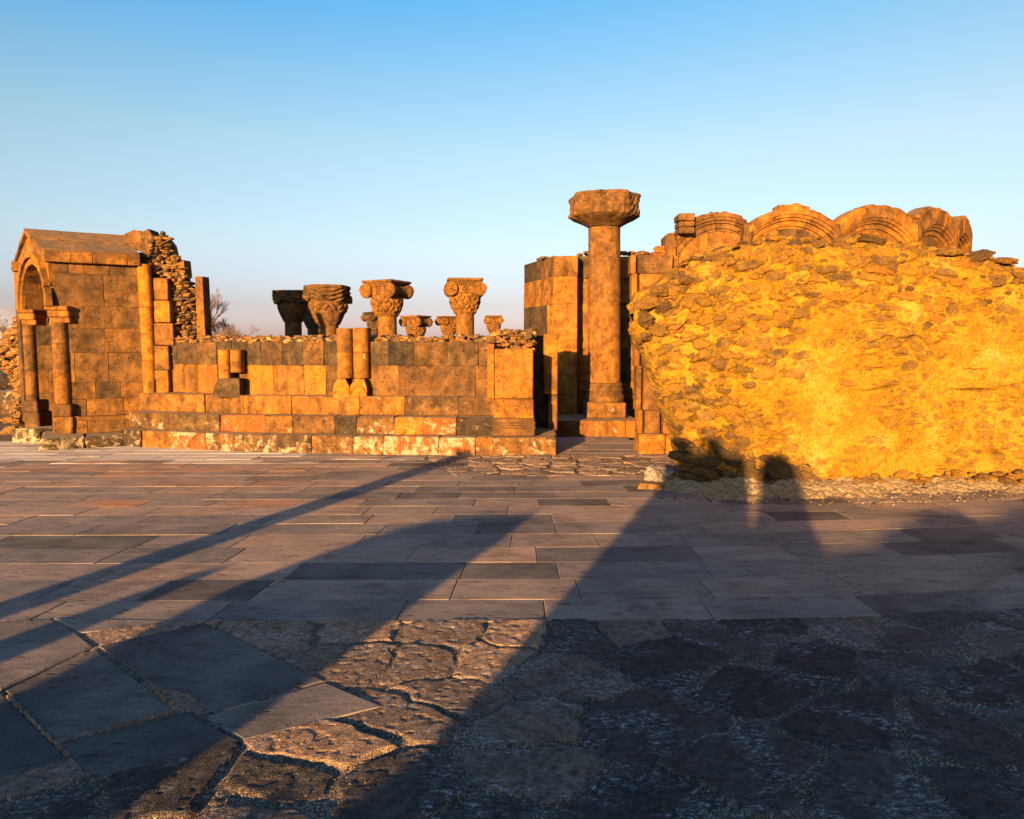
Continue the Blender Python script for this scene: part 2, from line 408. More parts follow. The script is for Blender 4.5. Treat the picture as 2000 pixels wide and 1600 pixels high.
def cobble_mat():
    m = NT('rough_basalt_paving', 0.85)
    t, st, sd_ = m.attr()
    cmb = m.n('ShaderNodeCombineXYZ'); m.L(m.math('MULTIPLY', sd_, 53.0), cmb.inputs[0])
    va = m.n('ShaderNodeVectorMath', operation='ADD'); m.L(m.co, va.inputs[0]); m.L(cmb.outputs[0], va.inputs[1]); vec = va.outputs[0]
    n1 = m.noise(5, 5, 0.65); n2 = m.noise(26, 5, 0.75); n3 = m.noise(130, 3, 0.8)
    stone = m.ramp(m.math('ADD', t, m.math('MULTIPLY', m.math('SUBTRACT', n1, 0.5), 0.5)), [(0.0, (0.028, 0.025, 0.026)), (0.35, (0.066, 0.055, 0.052)), (0.7, (0.15, 0.105, 0.08)), (1.0, (0.23, 0.145, 0.095))])
    stone = m.mix(1.0, stone, m.ramp(n2, [(0.3, 0.3), (0.7, 2.0)]), 'MULTIPLY')
    # lichen: pale blue-grey flecks in patches
    lp = m.noise(3.2, 3, 0.6, vec, 0.5); lf = m.noise(38, 6, 0.8, m.mapp((0.7, 1.3, 1)))
    lm = m.math('MULTIPLY', m.ramp(lp, [(0.48, 0.0), (0.62, 1.0)]), m.ramp(lf, [(0.52, 0.0), (0.60, 1.0)]))
    stone = m.mix(m.math('MULTIPLY', lm, 0.85), stone, (0.34, 0.35, 0.39))
    grit = m.ramp(m.vor(150, 'F1', None, 1), [(0.2, (0.055, 0.041, 0.034)), (0.6, (0.13, 0.098, 0.080)), (0.9, (0.44, 0.35, 0.29))])
    grit = m.mix(1.0, grit, m.ramp(n1, [(0.3, 0.45), (0.7, 1.2)]), 'MULTIPLY')
    sp_ = m.math('MULTIPLY', m.ramp(m.vor(60), [(0.10, 1.0), (0.16, 0.0)]), m.ramp(m.noise(7, 2), [(0.5, 0.0), (0.6, 1.0)])); stone = m.mix(m.math('MULTIPLY', sp_, 0.7), stone, (0.26, 0.24, 0.21))
    c = m.mix(st, grit, stone)
    c = m.mix(1.0, c, m.ramp(n3, [(0.25, 0.6), (0.75, 1.35)]), 'MULTIPLY')
    m.col(c)
    m.bump(m.math('ADD', m.math('ADD', n2, m.math('MULTIPLY', n3, 0.35)), m.math('MULTIPLY', m.vor(150), -0.4)), 0.012, 1.0)
    return m.m
M_cob = cobble_mat()

def simple(name, c1, c2, sc, rough=0.95, bump=0.01):
    m = NT(name, rough); n = m.noise(sc, 6, 0.7); m.col(m.ramp(n, [(0.3, c1), (0.7, c2)])); m.bump(n, bump); return m.m
M_earth = simple('dry_earth', (0.06, 0.045, 0.032), (0.13, 0.095, 0.06), 3)
M_grit = simple('mortar_grit', (0.07, 0.048, 0.030), (0.36, 0.27, 0.16), 30, bump=0.03)
M_twig = simple('bare_twigs', (0.10, 0.07, 0.065), (0.17, 0.12, 0.11), 8)
M_hill = simple('far_hills', (0.30, 0.33, 0.45), (0.34, 0.37, 0.49), 0.01)  # distance haze put into the hill colour as pale blue
M_bush = simple('dry_brush', (0.035, 0.022, 0.016), (0.07, 0.042, 0.028), 9)

# ================================================================== SETTING
def structure(name, mb, mat, smooth=False):
    o = mb.build(name, mat, None, smooth); o['kind'] = 'structure'; return o
g = MB(); g.add([(-2500, -400, -0.06), (2500, -400, -0.06), (2500, 3500, -0.06), (-2500, 3500, -0.06)], [(0, 1, 2, 3)], (0.5, 0, 0.5)); structure('ground', g, M_earth)
# far hills, very faint on the horizon at the left
h = MB(); xs = np.linspace(-2600, 600, 60); V = []
for i, x in enumerate(xs):
    z = 55 + 70 * math.exp(-((x + 1650) / 380) ** 2) + 14 * math.sin(x * 0.011) + 8 * math.sin(x * 0.031)
    z *= max(0.0, min(1, (-700 - x) / 500 if x > -1200 else 1))
    V += [(x, 2050, -5), (x, 2250, max(z, 1) - 5), (x, 2600, -6)]
h.add(V, [(3 * i + k, 3 * i + 3 + k, 3 * i + 4 + k, 3 * i + 1 + k) for i in range(59) for k in (0, 1)], (0.5, 0, 0.5)); structure('hills', h, M_hill, True)

# --- smooth slab paving, laid in near-parallel rows
pv = MB()
def slab(poly, z=0.0, tint=None, salt=0.0, th=0.05, bev=0.003):
    c = np.mean(poly, axis=0); k = len(poly); zz = z + rnd(-0.0012, 0.0012); tl = [rnd(-0.0012, 0.0012) for _ in poly]
    top = []; rim = []; bot = []
    for (x, y), t in zip(poly, tl):
        d = np.array((x, y)) - c; L = np.linalg.norm(d); q = c + d * (1 - bev * 1.5 / L)
        top.append((q[0], q[1], zz + t)); rim.append((x, y, zz + t - bev)); bot.append((x, y, zz - th))
    F_ = [tuple(range(k))] + [(i, k + i, k + (i + 1) % k, (i + 1) % k) for i in range(k)] + [(k + i, 2 * k + i, 2 * k + (i + 1) % k, k + (i + 1) % k) for i in range(k)]
    pv.add(top + rim + bot, [f[::-1] if i else f for i, f in enumerate(F_)], (pick([0.15, 0.3, 0.35, 0.45, 0.5, 0.55, 0.65]) if tint is None else tint, salt, seed()))
rows_y = [1213, 1171, 1131, 1098, 1069, 1043, 1022, 1004, 988, 974, 961, 949, 938, 928, 919, 911, 904, 897, 891, 885, 879, 873]
Ys = [G(1000, y)[1] for y in rows_y]
def rowline(Y, x):      # rows bend away from the church towards the right
    k = max(0.0, x - 0.8)
    return Y + 0.030 * k * k * max(0, (9.5 - Y)) / 5.4 + (x * 0.012)
while Ys[-1] < 17: Ys.append(Ys[-1] + rnd(0.42, 0.52))
def in_rough(x, y): return (9.15 < y < 10.85 and -1.35 + (10.85 - y) * 0.35 < x < 2.9)
for r in range(len(Ys) - 1):
    Y0, Y1 = Ys[r], Ys[r + 1]
    x = -11.5 - rnd(0, 1); lim = 9.5
    while x < lim:
        L = rnd(0.65, 1.45); xa, xb = x + 0.0025, x + L - 0.0025
        cx = (xa + xb) / 2; cy = (Y0 + Y1) / 2
        x += L
        if in_rough(cx, cy): continue
        if cy > 12.6 and not (0.3 < cx < 2.4): continue
        if r == 0 and 0 > 1: continue
        sh = lambda X_, Y_: X_ + (Y_ - 6) * -0.012 * X_ + (0.05 * (Y_ - 5) if X_ < 0 else -0.0)
        g_ = 0.0025
        salt = 0.0
        if cy > 10.2 and cx < 0.2: salt = rnd(0.35, 0.8)
        if cy > 10.6 and cx < -4: salt = rnd(0.7, 1.0)
        t = None
        if cx < -2 and cy > 6: t = pick([0.4, 0.5, 0.6, 0.7, 0.8, 0.9])
        slab([(sh(xa, rowline(Y0, xa)), rowline(Y0, xa) + g_), (sh(xb, rowline(Y0, xb)), rowline(Y0, xb) + g_), (sh(xb, rowline(Y1, xb)), rowline(Y1, xb) - g_), (sh(xa, rowline(Y1, xa)), rowline(Y1, xa) - g_)], 0.0, t, salt)
jm = MB(); jm.add([(-14, 4.3, -0.007), (11, 4.3, -0.007), (11, 12.7, -0.007), (-14, 12.7, -0.007)], [(0, 1, 2, 3)], (0.2, 0, 0.5)); jo = structure('paving_bed', jm, simple('joint_dirt', (0.05, 0.04, 0.032), (0.11, 0.085, 0.06), 20))
# large rotated slabs in the near left corner (outlines read off the photo, laid on the ground)
FS = [[(192, 1263), (400, 1217), (633, 1331), (396, 1399), (372, 1386)], [(398, 1402), (637, 1334), (748, 1381), (474, 1447)],
      [(112, 1455), (364, 1391), (470, 1449), (178, 1527)], [(8, 1349), (184, 1268), (348, 1391), (108, 1452)],
      [(-420, 1420), (3, 1353), (136, 1487), (-330, 1610)], [(-400, 1290), (-110, 1225), (98, 1210), (148, 1236), (182, 1264), (2, 1346), (-300, 1400)],
      [(104, 1209), (372, 1214), (156, 1237)], [(-700, 1240), (-120, 1222), (-410, 1290)]]
FT = [0.10, 0.34, 0.08, 0.16, 0.05, 0.3, 0.4, 0.3]  # sun and shade put into the tints: lit slabs browner, shaded darker
FSG = []
for P, t in zip(FS, FT):
    q = [G(*p)[:2] for p in P]; FSG.append(np.array(q)); slab(q[::-1], 0.004, t, 0.0, 0.06, 0.008)
structure('slab_paving', pv, M_pave)

# --- rough polygonal basalt paving as a fine relief (foreground and a strip by the wall)
def relief(name, xs, ys, sites, warp, edge, hgt, base, tints, mat, hide=None, sseed=0, fall=0.012):
    gx, gy = np.meshgrid(xs, ys, indexing='ij')
    wx = gx + warp * fbm(gx * 2.2, gy * 2.2, 0, 3, 11 + sseed) + warp * 0.35 * vnoise(gx * 11, gy * 11, 0, 5)
    wy = gy + warp * fbm(gx * 2.2, gy * 2.2, 3.7, 3, 21 + sseed) + warp * 0.35 * vnoise(gx * 11, gy * 11, 4, 6)
    d1 = np.full(gx.shape, 1e9); d2 = d1.copy(); idx = np.zeros(gx.shape, int)
    for i, (sx, sy) in enumerate(sites):
        d = np.hypot(wx - sx, (wy - sy) * 1.15)
        m = d < d1; d2 = np.where(m, d1, np.minimum(d2, d)); idx = np.where(m, i, idx); d1 = np.where(m, d, d1)
    e = (d2 - d1) / 2
    wv = edge * (0.55 + 1.1 * np.clip(0.5 + 0.9 * vnoise(gx * 1.7, gy * 1.7, 9, 3), 0, 1))
    msk = sstep(wv * 0.6, wv * 1.5, e)
    rs = np.random.RandomState(5 + sseed); ct = rs.choice(tints, len(sites)) + rs.uniform(-.08, .08, len(sites)); ch = rs.uniform(-0.3, 0.5, len(sites)); cs = rs.uniform(0, 1, len(sites))
    tlx = rs.uniform(-0.025, 0.025, len(sites)); tly = rs.uniform(-0.03, 0.03, len(sites))
    S0 = np.array(sites); ct = np.where((S0[:, 0] < 0.15) & (S0[:, 1] > 2.6) & (S0[:, 1] < 5), np.clip(ct + 0.5, 0.55, 0.95), ct) if name == 'rough_stone_paving' else ct  # stones in the sunlit patch brightened, sunlight put into their tint
    zz = base + msk * hgt * (1 + ch[idx]) + msk * (tlx[idx] * (gx - S0[idx, 0]) + tly[idx] * (gy - S0[idx, 1]))
    rg2 = (0.25 + 1.2 * rs.uniform(0, 1, len(sites)) ** 1.5)[idx]; zz += msk * 0.006 * rg2 * fbm(gx * 7, gy * 9, 1.3, 4, 40) + msk * 0.0018 * rg2 * vnoise(gx * 30, gy * 30, 0, 8) + (1 - msk) * 0.006 * fbm(gx * 14, gy * 14, 0, 2, 60)
    zz -= msk * 0.004 * sstep(0.4, 0.6, vnoise(gx * 26, gy * 34, 0, 77))
    if hide is not None: zz = np.where(hide(gx, gy), -0.05, zz)
    V = np.stack([gx, gy, zz], -1).reshape(-1, 3)
    C = np.stack([ct[idx], msk, cs[idx]], -1).reshape(-1, 3)
    mb = MB(); mb.add(V, grid_faces(len(xs), len(ys)), C)
    return structure(name, mb, mat)
site_px = [(560, 1245), (690, 1232), (690, 1282), (880, 1232), (835, 1290), (930, 1290), (1120, 1240), (1290, 1282), (1475, 1222), (1500, 1262), (1545, 1275), (1670, 1228), (1505, 1342), (1800, 1305), (1840, 1213), (1930, 1240), (1985, 1215), (1950, 1340), (2080, 1400), (1085, 1325), (1255, 1425), (1650, 1400), (1440, 1500), (1880, 1450), (1250, 1560), (1030, 1410), (1060, 1490), (760, 1540), (310, 1545), (60, 1520), (60, 1590), (870, 1360), (790, 1395), (1700, 1560), (640, 1460), (560, 1530), (250, 1228), (1960, 1560), (2100, 1300), (500, 1590), (930, 1640), (1100, 1680), (1450, 1680), (1900, 1700), (300, 1680), (2200, 1600), (1000, 1235), (1385, 1235), (1210, 1232), (1765, 1245)]
sites = [G(*p)[:2] for p in site_px]
def pin(gx, gy, poly):
    n = len(poly); s = np.ones(gx.shape, bool); ar = sum(poly[i][0] * poly[(i + 1) % n][1] - poly[(i + 1) % n][0] * poly[i][1] for i in range(n)); sg = 1 if ar > 0 else -1
    for i in range(n):
        a, b = poly[i], poly[(i + 1) % n]; s &= sg * ((b[0] - a[0]) * (gy - a[1]) - (b[1] - a[1]) * (gx - a[0])) > 0.005
    return s
def hide_fg(gx, gy):
    s = np.zeros(gx.shape, bool)
    for P in FSG: s |= pin(gx, gy, P)
    Yl = 4.14 + 0.030 * np.maximum(0, gx - 0.8) ** 2 * (9.5 - 4.14) / 5.4 + gx * 0.012
    return s | (gy > Yl + 0.01)
relief('rough_stone_paving', np.arange(-3.9, 4.6, 0.0105), np.arange(1.9, 4.9, 0.0105), sites, 0.075, 0.016, 0.012, -0.010, [0.02, 0.1, 0.15, 0.22, 0.3, 0.55], M_cob, hide_fg)
rs = np.random.RandomState(3)
st2 = [(x + rs.uniform(-.13, .13), y + rs.uniform(-.09, .09)) for x in np.arange(-1.8, 3.4, 0.36) for y in np.arange(8.9, 11.3, 0.27)]
relief('rough_stone_strip', np.arange(-1.6, 3.2, 0.016), np.arange(9.05, 10.95, 0.016), st2, 0.07, 0.014, 0.014, -0.012, [0.5, 0.65, 0.8, 0.95], M_cob,
       lambda gx, gy: ~((gy > 9.08) & (gy < 10.95) & (gx > -1.35 + (10.85 - gy) * 0.35) & (gx < 2.95)), 9)

# loose grit and pebbles (stuff)
pb = MB()
for i in range(900):
    if i < 420: p = G(rnd(900, 2000) if i % 3 else rnd(420, 1100), rnd(1218, 1590)); s = rnd(0.003, 0.008)
    elif i < 560: p = G(rnd(0, 2000), 1213 + rnd(0, 8)); s = rnd(0.004, 0.009)
    else:
        t = rnd(0, 1); p = G(1290 + 760 * t, 965 + 14 * math.sin(t * 3) + rnd(-12, 10)); s = rnd(0.008, 0.028)
    rock(pb, (p[0], p[1], 0.004), (s * rnd(1, 1.8), s * rnd(1, 1.6), s), rnd(0.0, 0.6), rnd(0, 1), 0)
o = pb.build('pebbles', M_rubble); o['kind'] = 'stuff'

# ================================================================== LOW POLYGONAL WALL WITH THREE STEPS
B0 = [G(238, 871), G(455, 882), G(690, 887), G(965, 890), G(1086, 889)]      # foot of the lowest step
def off(P, d): return [(p[0], p[1] + d) for p in P]
Ymid = B0[2][1]
zS = [0.0, 0.275, 0.555, 0.86]
WALL_OFF = 0.76
zT = Z(667, Ymid + WALL_OFF)
lw = thing('ruined_wall', (B0[2][0], B0[2][1] + 0.8, 0), 'low curving wall of brown tuff blocks on three steps, topped with broken rubble', 'wall')
for k, (d, tn, sl) in enumerate(((0.0, [0.1, 0.2, 0.25, 0.35, 0.5, 0.93], 1.0), (0.25, [0.1, 0.2, 0.3, 0.45, 0.55, 0.9], 0.55), (0.50, [0.25, 0.35, 0.45, 0.55, 0.6], 0.25))):
    mb = MB(); P = off(B0, d)
    for i in range(4 if k == 0 else 3):
        a, b = P[i], P[i + 1]
        if k == 2 and i == 0: a = (X(274, 800, a[1] + 0.1), a[1] + 0.05)
        courses(mb, a, b, [zS[k] + (0.002 if k else -0.03), zS[k + 1]], (0.36, 0.98), 0.5, tn, sl, gap=0.002, jit=0.007, prot=0.014, bev=0.011)
    mb.build('step', M_step, lw)
Pw = off(B0, WALL_OFF)
zc = [zS[3] + 0.002, Z(714, Ymid + WALL_OFF), zT]
wf = MB()
def tf_low(s, z): return pick([0.08, 0.13, 0.18, 0.22, 0.27]) if z > zc[1] else pick([0.2, 0.28, 0.33, 0.38, 0.45, 0.55, 0.84])
Pw0 = (X(328, 700, Pw[0][1] + 0.1), Pw[0][1] + 0.13)
for a, b, wd in ((Pw0, Pw[1], (0.30, 0.5)), (Pw[1], Pw[2], (0.34, 0.55)), (Pw[2], (Pw[3][0] - 0.02, Pw[3][1]), (0.36, 0.75))):
    courses(wf, a, b, zc, wd, 0.26, [0.3], 0.0, jit=0.006, prot=0.008, tintf=tf_low)
wf.build('ashlar_facing', M_tuff, lw)
# rubble core behind and above the facing
rc = MB()
def core_box(mb, p0, p1, z0, z1, dn, th):
    p0 = np.array(p0[:2]); p1 = np.array(p1[:2]); L = np.linalg.norm(p1 - p0); u = (p1 - p0) / L; n = np.array((-u[1], u[0])); a = p0 + n * dn
    cbox(mb, (a[0], a[1], z0), u, n, (L, th, z1 - z0), (0.9, 0, 0.5), 0.03, 0.01)
Pe = [Pw0] + Pw[1:3] + [(Pw[3][0] + 0.35, Pw[3][1])]
for i in range(3):
    core_box(rc, Pe[i], Pe[i + 1], 0.3, zT - 0.01, 0.27, 0.75)
    p0 = np.array(Pe[i]); p1 = np.array(Pe[i + 1]); L = np.linalg.norm(p1 - p0); u = (p1 - p0) / L; n = np.array((-u[1], u[0]))
    for _ in range(int(L * 150)):
        s, d = rnd(0, L), rnd(0.03, 1.0); q = p0 + u * s + n * d
        rise = 0.10 * min(1, d / 0.4) * (0.6 + 0.5 * math.sin(s * 2.3 + i * 2) ** 2)
        rock(rc, (q[0], q[1], zT + rnd(0, 1) * rise), (rnd(0.04, 0.2), rnd(0.05, 0.15), rnd(0.02, 0.09)), rnd(0.2, 1.0), 0, 1, flat=0.4, boxy=0.9)
# taller rubble behind the end pier
for _ in range(330):
    px = rnd(948, 1042); t = (px - 948) / 94; top = 640 if px > 965 else 655
    Yq = rnd(11.6, 12.4); q = at(px, rnd(top + 6, 690), Yq)
    rock(rc, q, (rnd(0.06, 0.24), rnd(0.1, 0.15), rnd(0.03, 0.10)), rnd(0.2, 1.0), 0, 1, flat=0.35, boxy=0.9)
rc.build('rubble_core', M_rubble, lw)
# engaged twin half-columns
def half_cols(px0, px1, ytop, ybot, Yf, tint, breaks, tilt=0):
    mb = MB(); wpx = (px1 - px0) / 2
    for k in range(2):
        xa = X(px0 + wpx * (k + 0.5), 720, Yf); r = wpx / F * Yf * 0.5
        zs = [Z(b, Yf) for b in breaks[k]]
        for z0, z1 in zip(zs[:-1], zs[1:]):
            lathe(mb, (xa, Yf + 0.10, z0), [(r * 0.97, 0.002), (r, 0.01), (r, z1 - z0 - 0.012), (r * 0.96, z1 - z0 - 0.003)], 20, (pick([tint, tint + 0.06, tint - 0.12]), 0.12, seed()), math.pi, 2 * math.pi)
            cbox(mb, (xa - r, Yf + 0.10, z0), (1, 0), (0, 1), (2 * r, 0.16, z1 - z0 - 0.003), (tint, 0, seed()), 0.006, 0.002)
    return mb
c2 = half_cols(656, 720, 640, 740, Ymid + 0.63, 0.50, [[739, 688, 641], [739, 688, 640]])
ec = c2.build('engaged_column', M_carved, lw, False)
cb = MB(); Yb = Ymid + 0.56
for k, (pa, pb_) in enumerate(((651, 683), (684, 716))):
    za, zb = Z(777, Yb), Z(740, Yb)
    prism(cb, [(0, 0), (X(pb_, 760, Yb) - X(pa, 760, Yb) - 0.004, 0), (X(pb_, 760, Yb) - X(pa, 760, Yb) - 0.004, (zb - za) * 0.55), (0.19 + 0.03 * k, zb - za), (0.07, zb - za), (0.0, (zb - za) * 0.6)], (X(pa, 760, Yb), Yb, za), (1, 0), (0, 1), 0.18, (0.66, 0.2, seed()))
    tube(cb, [(X(pa, 760, Yb) + 0.13 + 0.12 * math.cos(t) , Yb - 0.004, za + 0.03 + 0.17 * math.sin(t)) for t in np.linspace(0.2, 2.9, 12)], 0.012, 5, (0.7, 0, 0.5))
cb.build('column_base', M_carved, ec)
c1 = half_cols(423, 470, 682, 745, Ymid + 0.85, 0.60, [[741, 683], [728, 683]])
ec1 = c1.build('engaged_column', M_carved, lw, False); ec1['label'] = 'short broken twin half column near the porch'
cb = MB(); Yb = Ymid + 0.80
prism(cb, [(0, 0), (0.44, 0), (0.44, 0.32), (0.10, 0.32), (0.0, 0.12)], (X(416, 770, Yb), Yb, Z(777, Yb)), (1, 0), (0, 1), 0.2, (0.15, 0, 0.3))
cb.build('column_base', M_carved, ec1)
mk = MB(); p = at(709, 696, Ymid + 0.63)
for a_, b_ in (((-.028, -.03), (.028, .03)), ((-.028, .028), (.028, -.026))):
    tube(mk, [(p[0] + a_[0], p[1] - 0.012, p[2] + a_[1]), (p[0] + b_[0], p[1] - 0.014, p[2] + b_[1])], 0.008, 4, (0.6, 1.0, 0.5))
M_white = simple('white_scrape', (0.55, 0.5, 0.42), (0.7, 0.65, 0.55), 30)
mk.build('white_mark', M_white, ec)

# ---- end pier of the low wall, carved at its foot
Yp = B0[3][1] + 0.16
pr = thing('gate_pier', (X(1003, 850, Yp), Yp + 0.3, 0), 'squared orange pier at the right end of the low wall, with small carved arches', 'pier')
mb = MB(); xa, xb = X(966, 760, Yp), X(1041, 760, Yp); zz = [0.28, Z(817, Yp), Z(779, Yp), Z(681, Yp)]
for i, t in enumerate((0.3, 0.62, 0.52)):
    e = (0.03, 0.012, 0.0)[i]; cbox(mb, (xa - e, Yp - e, zz[i] + 0.003), (1, 0), (0, 1), (xb - xa + 2 * e, 0.55, zz[i + 1] - zz[i] - 0.006), (t, 0.1, seed()), 0.012, 0.004)
for zq in (0.40, 0.44, 0.48): cbox(mb, (xa - 0.042, Yp - 0.042, zq), (1, 0), (0, 1), (xb - xa + 0.084, 0.2, 0.018), (0.25, 0, 0.4), 0.006, 0.001)
mb.build('pier_block', M_tuff, pr)
mb = MB()
for cx_ in (1010, 1032):
    q = at(cx_, 803, Yp)
    for rr in (0.085, 0.05):
        tube(mb, [(q[0] + rr * math.cos(t) * (1.1 if cx_ < 1020 else 0.7), Yp - 0.014, q[2] + rr * 1.2 * math.sin(t)) for t in np.linspace(-0.4, 3.5, 14)], 0.013, 5, (0.65, 0, 0.4))
mb.build('carved_arch', M_carved, pr)
mb = MB(); courses(mb, (X(952, 700, Yp + 0.3), Yp + 0.28), (xa - 0.01, Yp + 0.28), [0.84, 1.1, 1.40, Z(672, Yp + .28)], (0.3, 0.4), 0.35, [0.6, 0.7], 0.1)
mb.build('return_block', M_tuff, pr)
# slabs on edge right of the pier
sl = thing('facing_slab', (X(1075, 850, 11.9), 11.9, 0), 'narrow upright facing slabs of tuff beside the doorway, with a black gap on their left', 'stone slab')
mb = MB()
for pa, pb2, ya, yb in ((1062, 1089, 771, 652), (1071, 1089, 850, 772)):
    x0, x1 = X(pa, 720, 11.95), X(pb2, 720, 11.95)
    cbox(mb, (x0, 11.95, Z(ya, 11.95) + 0.003), (1, 0), (0, 1), (x1 - x0, 0.75, Z(yb, 11.95) - Z(ya, 11.95) - 0.006), (pick([0.35, 0.6]), 0, seed()), 0.012, 0.006)
mb.build('upright_slab', M_tuff, sl)
mb = MB(); cbox(mb, (X(1040, 780, 12.3), 12.3, 0.27), (1, 0), (0, 1), (X(1062, 780, 12.3) - X(1040, 780, 12.3) + 0.12, 0.4, Z(655, 12.3) - 0.27), (0.1, 0, 0.7), 0.02, 0.01)
cbox(mb, (X(1000, 780, 11.6), 11.75, 0.27), (1, 0), (0, 1), (X(1040, 780, 11.6) - X(1000, 780, 11.6) - 0.03, 0.5, Z(650, 11.6) - 0.27), (0.3, 0, 0.7), 0.02, 0.01)
mb.build('backing_block', M_tuff, sl)
mb = MB()
courses(mb, (X(1041, 850, 11.35), 11.35), (X(1086, 850, 11.35), 11.35), [0.20, 0.285], (0.5, 0.6), 0.75, [0.4], 0.4)
mb.build('threshold', M_step, sl)

# ================================================================== PORCH (left)
A = np.array(at(104, 700, 12.1)[:2]); Bq = np.array(at(284, 700, 12.75)[:2]); Cq = np.array(at(36, 700, 13.75)[:2])
Dq = Bq + (Cq - A)
po = thing('porch', (A[0] - 0.2, A[1] + 0.9, 0), 'small arched porch of brown tuff with stone slab gable roof and corner column', 'porch')
def frame(a, b): L = np.linalg.norm(b - a); u = (b - a) / L; return L, u, np.array((-u[1], u[0]))
zE0, zE1 = Z(512, 12.1), Z(489, 12.1)       # eave bottom and top
zR = Z(449, 12.95)
# plinth slabs
mb = MB()
pl = [G(78, 881)[:2], G(150, 876)[:2], G(243, 871)[:2]]
courses(mb, pl[0], pl[2], [-0.02, Z(849, 12.05)], (0.5, 0.75), 1.2, [0.03, 0.08, 0.12], 1.9, jit=0.02, bev=0.03, prot=0.03)
q0 = np.array(G(22, 864)[:2]); q1 = np.array(G(74, 867)[:2])
courses(mb, q0, q1, [-0.02, 0.24], (0.5, 0.8), 0.7, [0.03, 0.1], 1.6, jit=0.03, bev=0.03)
mb.build('plinth', M_step, po)
zP0 = Z(849, 12.05); zP1 = Z(815, 12.1); zP2 = Z(781, 12.1)
mb = MB()
Lab, uab, nab = frame(A, Bq)
a0 = A - uab * 0.03 - nab * 0.10
courses(mb, a0, Bq - nab * 0.10, [zP0 + 0.003, zP1 - 0.07, zP1], (0.45, 0.7), 0.6, [0.35, 0.45, 0.5], 0.15)
courses(mb, A, Bq + uab * 0.0, [zP1 + 0.002, zP2], (0.45, 0.6), 0.5, [0.35, 0.45], 0)
mb.build('base_course', M_tuff, po)
mb = MB()
zz = [zP2 + 0.002] + [Z(y, 12.3) for y in (747, 689, 641, 598, 535)] + [zE0]
courses(mb, A + uab * 0.06, Bq, zz, (0.36, 0.78), 0.32, [0.2, 0.25, 0.3, 0.34, 0.38], 0.0, jit=0.003, prot=0.004, bev=0.006)
mb.build('side_wall', M_tuff, po)
# far side wall and back wall, seen through the arch
mb = MB()
Lc, uc, nc = frame(Cq, Dq)
courses(mb, Cq + uc * 0.3 - nc * 0.35, Dq - nc * 0.35, [0.24, 0.8, 1.25, 1.7, 2.15, 2.5, zE0], (0.4, 0.6), 0.32, [0.2, 0.3, 0.4], 0.0)
courses(mb, Bq + nab * 0.3 - uab * 0.12, Dq - uab * 0.12, [0.24, 0.8, 1.25, 1.7, 2.15, 2.6, 3.0, zE0 + 0.2], (0.4, 0.6), 0.3, [0.3, 0.4, 0.5], 0.0)
mb.build('inner_wall', M_tuff, po)
# arched front with gable
Lf, uf, nf0 = frame(A, Cq); nf = -nf0     # inwards is towards B
ph = 0.30                                   # pier half-depth on each side
cS = Lf * 0.38; rr = Lf * 0.38 - 0.13; zs_ = Z(600, 12.1)
def ztop(s): return zE0 + 0.10 + (zR - 0.10 - zE0 - 0.10) * (1 - abs(s - Lf / 2) / (Lf / 2))
def arch_panel(mb, o, u, n, s0, s1, cs, r, zs, ztf, th, c, N=14, zb=None):
    ss = np.linspace(s0, s1, N + 1)
    for a_, b_ in zip(ss[:-1], ss[1:]):
        za = zs + math.sqrt(max(0, r * r - (a_ - cs) ** 2)); zb_ = zs + math.sqrt(max(0, r * r - (b_ - cs) ** 2))
        prism(mb, [(a_, za), (b_, zb_), (b_, ztf(b_)), (a_, ztf(a_))], o, u, n, th, c)
mb = MB(); o3 = (A[0], A[1], 0)
for k, s in enumerate(np.linspace(0, Lf, 8)[:-1]):
    arch_panel(mb, o3, uf, nf, s, s + Lf / 7, cS, rr if 0 < k < 6 or True else 0, zs_, ztop, 0.34, (pick([0.35, 0.45, 0.5, 0.6]), 0, seed()), 6)
mb.build('gable_wall', M_tuff, po)
# archivolt ring
mb = MB()
for r0, r1, pd in ((rr - 0.0, rr + 0.10, 0.05), (rr + 0.12, rr + 0.22, 0.09)):
    for k in range(9):
        t0, t1 = math.pi * k / 9 + 0.01, math.pi * (k + 1) / 9 - 0.01
        ts = np.linspace(t0, t1, 5)
        poly = [(cS - r0 * math.cos(t), zs_ + r0 * math.sin(t)) for t in ts] + [(cS - r1 * math.cos(t), zs_ + r1 * math.sin(t)) for t in ts[::-1]]
        prism(mb, poly, (A[0] - nf[0] * pd, A[1] - nf[1] * pd, 0), uf, nf, pd + 0.01, (pick([0.4, 0.5, 0.6]), 0, seed()))
mb.build('archivolt', M_carved, po)
